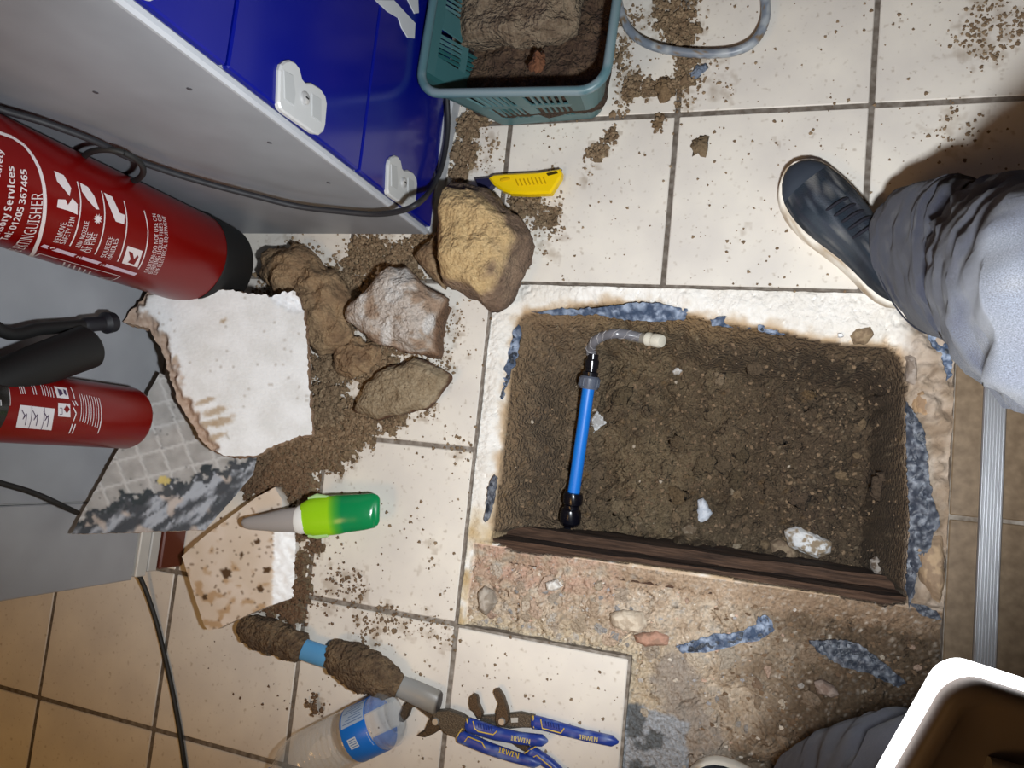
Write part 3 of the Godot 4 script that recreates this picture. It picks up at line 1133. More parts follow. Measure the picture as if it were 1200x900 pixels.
const CAB_X := -0.138
const CAB_Z := 0.243
func build_cabinet() -> void:
	var cab := thing("drawer_cabinet", "tall white cabinet with shiny blue drawers and white lock plates beside the plastic crate", "cabinet", Vector3(-0.39, 0, -0.35))
	obj("carcass", box(Vector3(-0.64, 0.03, -0.95), Vector3(CAB_X - 0.004, 1.0, CAB_Z), 0.004, C(150, 153, 160)), M.paint, cab)
	obj("edge_strip", box(Vector3(CAB_X - 0.012, 0.03, CAB_Z - 0.014), Vector3(CAB_X, 1.0, CAB_Z + 0.001), 0.004, C(182, 185, 190)), M.paint, cab)
	var a := at(512, 276)
	var b := at(541, 122)
	var d := (b - a).normalized()
	obj("plinth", bxf(Vector3(0.03, 0.036, a.distance_to(b)), Transform3D(Basis(Vector3.UP.cross(-d), Vector3.UP, -d), (a + b) * 0.5 + Vector3(-0.017, 0.018, 0)), 0.003, C(196, 198, 202)), M.paint, cab)
	obj("base", box(Vector3(-0.62, 0.0, -0.93), Vector3(CAB_X - 0.04, 0.034, CAB_Z - 0.012), 0.0, C(120, 120, 122)), M.paint, cab)
	var hs := [[0.034, 0.316], [0.3195, 0.634], [0.6375, 0.955]]
	var lock := [328, 82, 330, 75, 335, 71, 341, 70, 347, 73, 352, 80, 355, 92, 359, 97, 366, 97, 376, 103, 382, 112, 384, 122, 382, 147, 380, 154, 375, 158, 368, 156, 334, 132, 329, 127, 327, 119]
	for n in 3:
		var dr := obj("drawer", box(Vector3(CAB_X - 0.02, hs[n][0], -0.94), Vector3(CAB_X + 0.006, hs[n][1], CAB_Z - 0.014), 0.0025, C(9, 18, 122)), M.blue, cab)
		var off := Vector3(0, [-0.311, 0.0, 0.318][n], 0)
		var pts := []
		for i in range(0, lock.size(), 2):
			pts.append(atx(lock[i], lock[i + 1], CAB_X + 0.012) + off)
		obj("lock_plate", plate(pts, 0.008, C(190, 191, 190), 0.0025, Vector3.RIGHT), M.satin, dr)
		for q in [[333, 82, 344, 88, 347, 110, 345, 124, 334, 116], [366, 109, 377, 116, 377, 144, 366, 136]]:
			var ip := []
			for i in range(0, q.size(), 2): ip.append(atx(q[i], q[i + 1], CAB_X + 0.0135) + off)
			obj("lock_pad", plate(ip, 0.003, C(176, 177, 177), 0.001, Vector3.RIGHT), M.satin, dr)
		var c := atx(357, 115, CAB_X + 0.012) + off
		var xf := Transform3D(Basis(Vector3.FORWARD, Vector3.RIGHT, Vector3.UP), c)
		obj("lock_barrel", lathe([Vector2(0, 0.0045), Vector2(0.0055, 0.0045), Vector2(0.0085, 0.003), Vector2(0.0095, 0), Vector2(0.0095, -0.006), Vector2(0, -0.006)], xf, 24), M.lock, dr)
		obj("keyhole", bxf(Vector3(0.002, 0.0008, 0.007), Transform3D(xf.basis, c + Vector3(0.0047, 0, 0)), 0.0, C(20, 20, 20)), M.plain, dr)
	for q in [[440, 0, 462, 0, 487, 27, 486, 45, 478, 44, 471, 33, 467, 21, 455, 14], [476, -4, 490, -4, 491, 15, 486, 16]]:
		var ip := []
		for i in range(0, q.size(), 2): ip.append(atx(q[i], q[i + 1], CAB_X + 0.0075))
		obj("label_strip", plate(ip, 0.002, C(205, 208, 212), 0.0006, Vector3.RIGHT), M.satin, cab)
	for q in [[112, 108], [222, 104], [316, 167], [385, 214]]:
		var c := atz(q[0], q[1], CAB_Z)
		obj("screw", lathe([Vector2(0, 0.001), Vector2(0.0035, 0.0006), Vector2(0.004, -0.002)], Transform3D(Basis(Vector3.RIGHT, Vector3.BACK, Vector3.DOWN), c), 14, C(70, 70, 74)), M.satin, cab)
	# the cable on the cabinet
	var pts := []
	for q in [[-40, 110], [0, 128], [50, 143], [110, 165], [150, 184], [200, 202], [250, 217], [300, 230], [350, 242], [400, 248], [440, 251], [470, 247]]:
		pts.append(atz(q[0], q[1], CAB_Z + 0.022))
	pts.append(atz(490, 238, CAB_Z + 0.012))
	for q in [[505, 222], [516, 200], [522, 175], [525, 145], [524, 118], [523, 95]]:
		pts.append(atx(q[0], q[1], CAB_X + 0.028))
	var cb := thing("cable", "thick black cable looped along the white cabinet side and round its blue front corner", "cable", pts[6])
	obj("sheath", tube(curve(pts, 5), 0.0052, 10, true, C(36, 37, 40)), M.rubber, cb)
	var lp := []
	for k in 15:
		var t := TAU * k / 15.0 - 1.2
		lp.append(atz(132 + cos(t) * 36, 195 + sin(t) * 19 + cos(t) * 5, CAB_Z + 0.03 + 0.004 * sin(t)))
	lp.append(lp[0])
	obj("loop", tube(curve(lp, 3), 0.0048, 10, true, C(34, 35, 38)), M.rubber, cb)

# ---- printing on a cylinder
var cax := Vector2.ZERO
var crd := 0.1
func cyl(px: float, py: float) -> Vector2:
	var d := ray(px, py)
	var o := Vector2(EYE.x, EYE.z) - cax
	var v := Vector2(d.x, d.z)
	var A := v.dot(v)
	var B := o.dot(v)
	var disc := B * B - A * (o.dot(o) - crd * crd)
	var t := (-B - sqrt(maxf(0.0, disc))) / A
	var q := o + v * t
	return Vector2(atan2(q.y, q.x), EYE.y + d.y * t)

func cpt(q: Vector2, lift := 0.0005) -> Vector3:
	return Vector3(cax.x + cos(q.x) * (crd + lift), q.y, cax.y + sin(q.x) * (crd + lift))

func cribbon(m: MB, pts: Array, wpx: float, lift := 0.0006) -> void:
	# a printed line through pixels
	var half := wpx * 0.5 * 1.35 / F
	var c := []
	for i in range(0, pts.size(), 2): c.append(cyl(pts[i], pts[i + 1]))
	var f := []
	for i in c.size() - 1:
		for s in 5: f.append(c[i].lerp(c[i + 1], s / 5.0))
	f.append(c[-1])
	for i in f.size() - 1:
		var a: Vector2 = f[i]
		var b: Vector2 = f[i + 1]
		var t := Vector2((b.x - a.x) * crd, b.y - a.y).normalized().orthogonal() * half
		t.x /= crd
		m.quad(cpt(a - t, lift), cpt(b - t, lift), cpt(b + t, lift), cpt(a + t, lift))

func csub(m: MB, a: Vector2, b: Vector2, c: Vector2, lift: float, n: int) -> void:
	if n == 0:
		m.tri(cpt(cyl(a.x, a.y), lift), cpt(cyl(b.x, b.y), lift), cpt(cyl(c.x, c.y), lift))
		return
	var d := (a + b) * 0.5
	var e := (b + c) * 0.5
	var f := (c + a) * 0.5
	csub(m, a, d, f, lift, n - 1); csub(m, d, b, e, lift, n - 1); csub(m, f, e, c, lift, n - 1); csub(m, d, e, f, lift, n - 1)

func cpoly(m: MB, pts: Array, lift := 0.0006) -> void:
	var p2 := V(pts)
	var tr := Geometry2D.triangulate_polygon(p2)
	for i in range(0, tr.size(), 3):
		csub(m, p2[tr[i]], p2[tr[i + 1]], p2[tr[i + 2]], lift, 2)

func cdisc(m: MB, px: float, py: float, r: float, lift := 0.0008) -> void:
	var c := cyl(px, py)
	for k in 18:
		var a := Vector2.from_angle(TAU * k / 18) * r
		var b := Vector2.from_angle(TAU * (k + 1) / 18) * r
		m.tri(cpt(c, lift), cpt(c + Vector2(a.x / crd, a.y), lift), cpt(c + Vector2(b.x / crd, b.y), lift))

func text_tris(text: String, bold: bool) -> Array:
	var t := TextMesh.new()
	var f := SystemFont.new()
	f.font_names = PackedStringArray(["Droid Sans"])
	if bold: f.font_weight = 700
	t.font = f
	t.text = text
	t.font_size = 32
	t.pixel_size = 0.01
	t.depth = 0.0
	t.curve_step = 2.0
	var a := t.get_mesh_arrays()
	var v: PackedVector3Array = a[Mesh.ARRAY_VERTEX]
	var ix: PackedInt32Array = a[Mesh.ARRAY_INDEX] if a[Mesh.ARRAY_INDEX] != null else PackedInt32Array(range(v.size()))
	var lo := Vector3.INF
	var hi := -Vector3.INF
	for q in v:
		lo = lo.min(q); hi = hi.max(q)
	return [v, ix, lo, hi]

func ctext(m: MB, text: String, x0: float, y0: float, x1: float, y1: float, bold := false, stretch := 1.0) -> void:
	var a := cyl(x0, y0)
	var b := cyl(x1, y1)
	var w := Vector2((b.x - a.x) * crd, b.y - a.y)
	var T := text_tris(text, bold)
	var s: float = w.length() / (T[3].x - T[2].x)
	var u := w.normalized()
	var up := Vector2(-u.y, u.x)
	if up.y < 0: up = -up
	for k in T[1]:
		var q: Vector3 = T[0][k]
		var v: Vector2 = u * (q.x - T[2].x) * s + up * (q.y - (T[2].y + T[3].y) * 0.5) * s * stretch
		m.p.append(cpt(Vector2(a.x + v.x / crd, a.y + v.y), 0.0011))
		m.c.append(m.col)
	while m.g.size() < m.p.size() / 3: m.g.append(m.grp)

func flip_out(m: MB) -> MB:
	for i in range(0, m.p.size(), 3):
		var mid := (m.p[i] + m.p[i + 1] + m.p[i + 2]) / 3.0
		var o := Vector3(mid.x - cax.x, 0, mid.z - cax.y)
		if (m.p[i + 1] - m.p[i]).cross(m.p[i + 2] - m.p[i]).dot(o) < 0.0:
			var t := m.p[i + 1]; m.p[i + 1] = m.p[i + 2]; m.p[i + 2] = t
	return m

func ext_top(o: Node3D, c: Vector2, h: float, s: float) -> void:
	obj("valve", lathe([Vector2(0, 0.0), Vector2(0.022, 0.0), Vector2(0.022, 0.03), Vector2(0.016, 0.035), Vector2(0.016, 0.06), Vector2(0, 0.06)], Transform3D(Basis().scaled(Vector3.ONE * s), Vector3(c.x, h, c.y)), 20, C(170, 150, 90)), M.satin, o)
	var b := Vector3(c.x, h + 0.05 * s, c.y)
	obj("carry_handle", tube(curve([b, b + Vector3(0.04, 0.0, 0) * s, b + Vector3(0.09, -0.006, 0) * s, b + Vector3(0.12, -0.02, 0) * s], 4), 0.007 * s, 8, true, C(30, 30, 32)), M.satin, o)
	obj("squeeze_lever", tube(curve([b + Vector3(0, 0.012, 0) * s, b + Vector3(0.05, 0.035, 0) * s, b + Vector3(0.12, 0.045, 0) * s], 4), 0.007 * s, 8, true, C(30, 30, 32)), M.satin, o)

func build_extinguishers() -> void:
	cax = Vector2(-0.56, 0.345)
	crd = 0.09
	var red := C(112, 9, 9)
	var wht := C(212, 200, 200)
	var o := thing("fire_extinguisher", "large red fire extinguisher with white printed instructions and a black base, next to the cabinet", "fire extinguisher", Vector3(cax.x, 0.12, cax.y))
	var xf := Transform3D(Basis(), Vector3(cax.x, 0, cax.y))
	obj("cylinder", lathe([Vector2(0.06, 0.15), Vector2(0.088, 0.17), Vector2(0.09, 0.19), Vector2(0.09, 0.64), Vector2(0.086, 0.67), Vector2(0.07, 0.70), Vector2(0.045, 0.72), Vector2(0.022, 0.73), Vector2(0, 0.73)], xf, 64, red), M.red, o)
	obj("base_skirt", lathe([Vector2(0, 0.12), Vector2(0.084, 0.12), Vector2(0.09, 0.124), Vector2(0.0925, 0.20), Vector2(0.091, 0.203), Vector2(0.088, 0.203), Vector2(0.086, 0.17)], xf, 64, C(16, 16, 17)), M.rubber, o)
	obj("wall_bracket", box(Vector3(WX, 0.45, cax.y - 0.02), Vector3(cax.x - 0.085, 0.5, cax.y + 0.02), 0.002, C(40, 40, 42)), M.satin, o)
	ext_top(o, cax, 0.73, 1.0)
	var m := MB.new()
	m.col = wht
	var q := func(a: Array) -> Array:
		var r := []
		for i in range(0, a.size(), 2):
			r.append(a[i] / 4.286); r.append(a[i + 1] / 4.286 + 140.0)
		return r
	var tx := func(t: String, a: Array, bold: bool, st: float) -> void:
		var r: Array = q.call(a)
		ctext(m, t, r[0], r[1], r[2], r[3], bold, st)
	tx.call("Tel: 01205 367465", [14, 600, 114, 250], true, 0.85)
	tx.call("Advisory Services", [-48, 600, 54, 235], true, 0.85)
	tx.call("Fire & Safety", [-66, 420, 0, 150], true, 0.85)
	tx.call("FIRE EXTINGUISHER", [48, 658, 184, 370], false, 1.25)
	tx.call("WATER", [-35, 735, 40, 660], true, 1.0)
	tx.call("REMOVE", [280, 615, 318, 515], false, 1.1)
	tx.call("SAFETY PIN", [310, 622, 362, 490], false, 1.1)
	tx.call("AIM NOZZLE", [386, 642, 434, 510], false, 1.1)
	tx.call("AT BASE", [412, 660, 452, 565], false, 1.1)
	tx.call("OF FIRE", [436, 665, 474, 572], false, 1.1)
	tx.call("SQUEEZE", [518, 690, 556, 588], false, 1.1)
	tx.call("HANDLES", [543, 700, 582, 598], false, 1.1)
	tx.call("CAUTION: DO NOT USE ON", [730, 765, 770, 475], false, 1.2)
	tx.call("BURNING LIQUID FIRES OR", [754, 772, 796, 478], false, 1.2)
	tx.call("LIVE ELECTRICAL EQUIPMENT", [778, 775, 820, 485], false, 1.2)
	for l in [[-20, 62, 60, 90, 120, 130, 160, 180, 195, 245, 218, 330, 224, 440, 206, 560, 180, 640, 140, 710, 70, 770, -30, 745]]: cribbon(m, q.call(l), 3.4)
	for l in [[386, 312, 404, 410, 392, 520, 350, 634], [508, 360, 525, 470, 512, 580, 476, 676], [620, 408, 636, 510, 622, 620, 590, 712], [722, 458, 742, 560, 728, 670, 694, 750]]: cribbon(m, q.call(l), 1.3)
	for l in [[120, 765, 200, 672, 604, 786, 512, 872, 120, 765]]: cribbon(m, q.call(l), 1.2)
	for k in 6: cribbon(m, q.call([325 + k * 26, 715 + k * 9, 290 + k * 26, 800 + k * 7]), 1.5)
	for c in [[205, 790, 62, 26], [340, 826, 62, 26]]:
		var l := []
		for k in 17: l.append(c[0] + cos(TAU * k / 16) * c[2]); l.append(c[1] + sin(TAU * k / 16) * c[3])
		cribbon(m, q.call(l), 1.1)
	cpoly(m, q.call([470, 790, 565, 795, 505, 860, 440, 845]))
	cpoly(m, q.call([270, 258, 318, 280, 356, 345, 348, 385, 322, 352, 285, 310]))
	cpoly(m, q.call([290, 400, 328, 402, 340, 430, 362, 396, 388, 425, 388, 478, 350, 460, 285, 440]))
	cpoly(m, q.call([400, 318, 440, 340, 472, 385, 497, 452, 482, 450, 440, 405, 410, 362]))
	cpoly(m, q.call([520, 368, 562, 388, 600, 470, 626, 480, 622, 526, 580, 512, 550, 440]))
	cpoly(m, q.call([640, 634, 716, 660, 690, 742, 612, 720]))
	var st := []
	for k in 20:
		var rr := 28.0 if k % 2 == 0 else 14.0
		st.append(491 + cos(TAU * k / 20) * rr * 0.8); st.append(500 + sin(TAU * k / 20) * rr)
	cpoly(m, q.call(st))
	m.col = C(200, 180, 195)
	cribbon(m, q.call([212, 632, 682, 778]), 5.0)
	m.col = red
	for c in [[262, 643], [392, 687], [512, 727]]:
		var r: Array = q.call(c)
		cdisc(m, r[0], r[1], 0.0062)
	cpoly(m, q.call([645, 660, 665, 668, 672, 700, 690, 680, 695, 690, 672, 728, 640, 716, 655, 700]), 0.001)
	cpoly(m, q.call([480, 800, 500, 802, 490, 822, 470, 818]), 0.001)
	cpoly(m, q.call([510, 804, 540, 806, 515, 838, 490, 840]), 0.0012)
	m.col = wht
	for c in [["1", 255, 652, 268, 634], ["2", 385, 697, 400, 678], ["3", 505, 737, 520, 718]]:
		var r: Array = q.call([c[1], c[2], c[3], c[4]])
		var a := cyl(r[0], r[1])
		ctext(m, c[0], r[0] + 1, r[1] - 1, r[2] - 0.5, r[3] + 1.5, true, 0.8)
	obj("label_print", flip_out(m), M.print, o)

	# the small one
	cax = Vector2(-0.595, 0.668)
	crd = 0.057
	var s := thing("fire_extinguisher", "small red fire extinguisher with a black band and white label squares, behind the leaning tile", "fire extinguisher", Vector3(cax.x, 0.25, cax.y))
	xf = Transform3D(Basis(), Vector3(cax.x, 0, cax.y))
	obj("cylinder", lathe([Vector2(0, 0.25), Vector2(0.045, 0.25), Vector2(0.055, 0.252), Vector2(0.057, 0.258), Vector2(0.057, 0.66), Vector2(0.05, 0.70), Vector2(0.03, 0.73), Vector2(0.02, 0.74), Vector2(0, 0.74)], xf, 56, C(118, 9, 8)), M.red, s)
	obj("black_band", lathe([Vector2(0.0572, 0.528), Vector2(0.0576, 0.529), Vector2(0.0576, 0.659), Vector2(0.0572, 0.66)], xf, 56, C(18, 18, 18)), M.gloss, s)
	obj("wall_bracket", box(Vector3(WX, 0.4, cax.y - 0.015), Vector3(cax.x - 0.054, 0.43, cax.y + 0.015), 0.002, C(40, 40, 42)), M.satin, s)
	ext_top(s, cax, 0.74, 0.8)
	var p := MB.new()
	p.col = C(215, 210, 212)
	var w := func(a: Array) -> Array:
		var r := []
		for i in range(0, a.size(), 2):
			r.append(a[i] / 4.5); r.append(a[i + 1] / 4.5 + 340.0)
		return r
	for l in [[105, 605, 288, 625, 270, 738, 82, 722], [283, 508, 350, 518, 363, 574, 300, 567], [305, 595, 368, 600, 370, 670, 305, 665]]: cpoly(p, w.call(l))
	for k in 9: cribbon(p, w.call([415 + k * 13, 545 + k * 3, 428 + k * 13, 620 + k * 4, 420 + k * 13, 690 + k * 5]), 0.7)
	for k in 5: cribbon(p, w.call([212 + k * 14, 500 + k * 3, 226 + k * 14, 555 + k * 3]), 0.7)
	for k in 3: cribbon(p, w.call([95 + k * 11, 500, 110 + k * 11, 548]), 0.8)
	for k in 2: cribbon(p, w.call([160 + k * 13, 495, 178 + k * 13, 552]), 0.8)
	for k in 2: cribbon(p, w.call([380 + k * 14, 585, 394 + k * 14, 610]), 1.2)
	for k in 2: cribbon(p, w.call([380 + k * 16, 705, 362 + k * 16, 755]), 1.2)
	cribbon(p, w.call([370, 512, 392, 575]), 1.0)
	cribbon(p, w.call([385, 620, 400, 650, 385, 690]), 1.2)
	cribbon(p, w.call([530, 690, 514, 755]), 1.0)
	p.col = C(118, 9, 8)
	cpoly(p, w.call([349, 605, 366, 628, 350, 650, 334, 628]), 0.0012)
	p.col = C(70, 50, 80)
	for l in [[165, 612, 148, 728], [232, 620, 214, 734], [312, 622, 325, 622, 326, 655, 312, 655]]: cribbon(p, w.call(l), 0.6, 0.0011)
	for k in 3: cribbon(p, w.call([112 + k * 58, 630 + k * 5, 128 + k * 58, 660 + k * 4, 118 + k * 58, 680 + k * 4, 138 + k * 58, 650 + k * 4, 130 + k * 58, 710 + k * 4]), 0.8, 0.0011)
	cpoly(p, w.call([300, 520, 322, 530, 330, 550, 312, 560]), 0.0012)
	cpoly(p, w.call([330, 524, 344, 530, 350, 560, 336, 548]), 0.0012)
	p.col = C(200, 200, 200)
	cribbon(p, w.call([45, 520, 52, 560, 52, 610]), 0.6)
	cribbon(p, w.call([2, 580, 4, 610]), 1.0)
	obj("label_print", flip_out(p), M.print, s)
	# the horn of the small one and the hose of the big one
	var a0 := atx(104, 406, -0.575)
	var b0 := atx(0, 445, -0.575)
	var dn := (b0 - a0).normalized()
	obj("discharge_horn", lathe([Vector2(0.028, 0.012), Vector2(0.034, 0.0), Vector2(0.037, 0.004), Vector2(0.034, 0.09), Vector2(0.028, 0.2), Vector2(0.014, 0.26), Vector2(0.012, 0.32), Vector2(0, 0.32)], axis_xf(a0, a0 + dn, Vector3.RIGHT), 32, C(20, 20, 21)), M.rubber, s)
	var pts := [atx(128, 378, -0.605), atx(100, 381, -0.605), atx(50, 385, -0.605), atx(0, 387, -0.605), Vector3(-0.61, 0.62, 0.48), Vector3(-0.6, 0.72, 0.43), Vector3(-0.57, 0.76, 0.37)]
	var hz := obj("hose", tube(curve(pts, 5), 0.0105, 14, true, C(22, 22, 23)), M.rubber, o)
	obj("hose_nozzle", lathe([Vector2(0, -0.014), Vector2(0.009, -0.014), Vector2(0.018, -0.008), Vector2(0.0195, 0.008), Vector2(0.013, 0.016), Vector2(0.013, 0.05), Vector2(0.0105, 0.055)], axis_xf(pts[0], pts[1], Vector3.RIGHT), 24, C(28, 28, 29)), M.rubber, hz)
	# cable on the floor
	var cp := [Vector3(-0.648, 1.3, 0.7), Vector3(-0.645, 0.9, 0.72), Vector3(-0.64, 0.62, 0.75), atx(-30, 556, -0.633), atx(0, 566, -0.63), atx(40, 578, -0.63), atx(80, 596, -0.63), at(112, 612, 0.15), at(136, 630, 0.09), at(152, 655, 0.05), at(168, 685, 0.02), at(182, 725, 0.008), at(192, 765, 0.006), at(202, 810, 0.006), at(211, 860, 0.006), at(217, 905, 0.006), at(222, 960, 0.006)]
	var fc := thing("cable", "thin black cable running from the white wall down over the tiles at lower left", "cable", cp[9])
	obj("sheath", tube(curve(cp, 5), 0.0048, 10, true, C(30, 29, 29)), M.rubber, fc)

# ---- rocks and slabs
func build_rocks() -> void:
	var yel := func(v: Vector3, up: float) -> Color:
		var b := n3(v, 30.0)
		var c := mixc(C(150, 126, 106), C(122, 100, 84), 0.5 + b + n3(v, 9.0))
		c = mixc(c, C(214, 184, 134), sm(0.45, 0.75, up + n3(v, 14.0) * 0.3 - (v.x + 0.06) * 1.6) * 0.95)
		return mixc(c, C(240, 214, 165), sm(0.1, 0.4, n3(v, 70.0)) * 0.4 * up)
	var gry := func(v: Vector3, up: float) -> Color:
		var b := n3(v, 16.0)
		var c := mixc(C(206, 196, 188), C(172, 148, 128), sm(-0.1, 0.35, b + n3(v, 50.0) * 0.5))
		c = mixc(c, C(226, 222, 220), sm(0.1, 0.4, n3(v + Vector3.ONE * 3.0, 14.0)))
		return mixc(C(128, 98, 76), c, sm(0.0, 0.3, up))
	var brn := func(v: Vector3, up: float) -> Color:
		return mixc(C(168, 142, 110), C(136, 110, 84), 0.5 + n3(v, 20.0) + n3(v, 80.0) * 0.6)
	var tan_c := func(v: Vector3, up: float) -> Color:
		var c := mixc(C(182, 166, 140), C(154, 136, 110), 0.5 + n3(v, 18.0) + n3(v, 70.0) * 0.5)
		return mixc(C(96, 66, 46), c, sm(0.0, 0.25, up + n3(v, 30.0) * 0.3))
	var defs := [
		["big_rock", [527, 216, 545, 217, 568, 222, 592, 236, 612, 255, 624, 280, 620, 302, 608, 330, 602, 350, 590, 362, 575, 370, 560, 355, 545, 348, 527, 340, 517, 320, 515, 290, 518, 260, 522, 235], 0.0, 0.055, 0.14, yel, "big rough rock with a yellow sandy face, beside the yellow knife", 0.68, 0.009, 1.0],
		["rock", [489, 302, 500, 285, 516, 268, 522, 300, 520, 336, 505, 328], 0.0, 0.03, 0.06, brn, "small dark stone wedged against the left of the big yellow rock", 0.5, 0.007, 5.0],
		["rock", [403, 377, 410, 358, 430, 335, 457, 309, 472, 312, 490, 325, 515, 343, 526, 350, 519, 365, 512, 395, 513, 417, 495, 419, 470, 413, 445, 403, 420, 390], 0.0, 0.06, 0.105, gry, "angular grey and pinkish white rock between the white slab and the yellow rock", 0.72, 0.009, 2.0],
		["soil_lump", [306, 302, 325, 290, 350, 286, 372, 295, 395, 325, 415, 345, 408, 375, 416, 400, 400, 412, 365, 417, 350, 385, 320, 345, 304, 322], 0.0, 0.04, 0.085, brn, "brown earthy lump behind the white slab, against the cabinet foot", 0.62, 0.013, 3.0],
		["rock", [413, 483, 425, 452, 455, 428, 490, 419, 520, 431, 533, 440, 515, 465, 505, 480, 470, 488, 440, 493], 0.0, 0.03, 0.058, tan_c, "flat tan rock below the grey rock, nearest the left edge of the pit", 0.74, 0.006, 4.0],
		["soil_lump", [388, 398, 420, 396, 446, 402, 452, 420, 425, 440, 398, 445, 390, 425], 0.0, 0.02, 0.04, brn, "low crumbly clod of earth between the grey rock and the flat tan rock", 0.6, 0.012, 6.0]]
	for d in defs:
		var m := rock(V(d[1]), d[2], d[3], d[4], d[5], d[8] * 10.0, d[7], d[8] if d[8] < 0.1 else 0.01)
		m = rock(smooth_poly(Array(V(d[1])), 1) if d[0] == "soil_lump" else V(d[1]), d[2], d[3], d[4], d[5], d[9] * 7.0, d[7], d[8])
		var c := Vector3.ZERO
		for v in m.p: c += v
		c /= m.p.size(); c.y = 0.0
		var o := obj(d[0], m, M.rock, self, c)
		tag(o, d[6], "rock" if d[0] != "soil_lump" else "clod", "")
	# clods on the tiles and stones in the pit
	var clod := func(px: float, py: float, r: float, h: float, fl: float, col: Color, lab: String, called: String, cat: String, sd: float) -> void:
		var w := at(px, py, h)
		var rr := r * dist(px, py, h) / F
		var m := MB.new()
		for k in 4 if called == "soil_clod" else 1:
			var off := Vector3(rng.randf_range(-1, 1), 0, rng.randf_range(-1, 1)) * rr * (0.5 if k > 0 else 0.0)
			m.add(blob(Transform3D(Basis.from_euler(Vector3(0.2, sd, 0.1)).scaled_local(Vector3(rr * 1.15, rr * fl, rr * 0.9) * (1.0 if k == 0 else 0.6)), w + off), 0.4, sd + k, 10, 14, col, false))
		var o := obj(called, m, M.rock, self, w)
		tag(o, lab, cat)
	clod.call(821, 172, 10, 0.003, 0.45, C(138, 118, 92), "flat clod of brown soil alone on the tile left of the shoe toe", "soil_clod", "clod", 1.3)
	clod.call(779, 105, 12, 0.004, 0.5, C(140, 116, 88), "brown soil clod in the crumb trail under the hose loop", "soil_clod", "clod", 2.1)
	clod.call(770, 145, 6, 0.003, 0.5, C(140, 116, 88), "small soil clod just below the grout line near the crate", "soil_clod", "clod", 3.4)
	clod.call(818, 84, 8, 0.004, 0.6, C(138, 152, 176), "small blue-grey round pebble beside the hose loop", "pebble", "pebble", 4.0)
	clod.call(630, 73, 10, 0.115, 0.6, C(128, 84, 56), "round reddish brown stone in the soil of the crate", "stone", "stone", 4.7)

func lin(h0: float, x0: float, y0: float, gx: float, gy: float) -> Callable:
	return func(q: Vector2) -> Vector3: return at(q.x, q.y, h0 + gx * (q.x - x0) + gy * (q.y - y0))

func pnormal(pos: Callable, q: Vector2) -> Vector3:
	var a: Vector3 = pos.call(q)
	var b: Vector3 = pos.call(q + Vector2(40, 0))
	var c: Vector3 = pos.call(q + Vector2(0, 40))
	var n := (b - a).cross(c - a).normalized()
	return -n if n.y > 0.0 else n   # points down

func seg_px(q: Vector2, line: PackedVector2Array) -> float:
	var best := 1e9
	for i in line.size() - 1:
		best = minf(best, q.distance_to(Geometry2D.get_closest_point_to_segment(q, line[i], line[i + 1])))
	return best

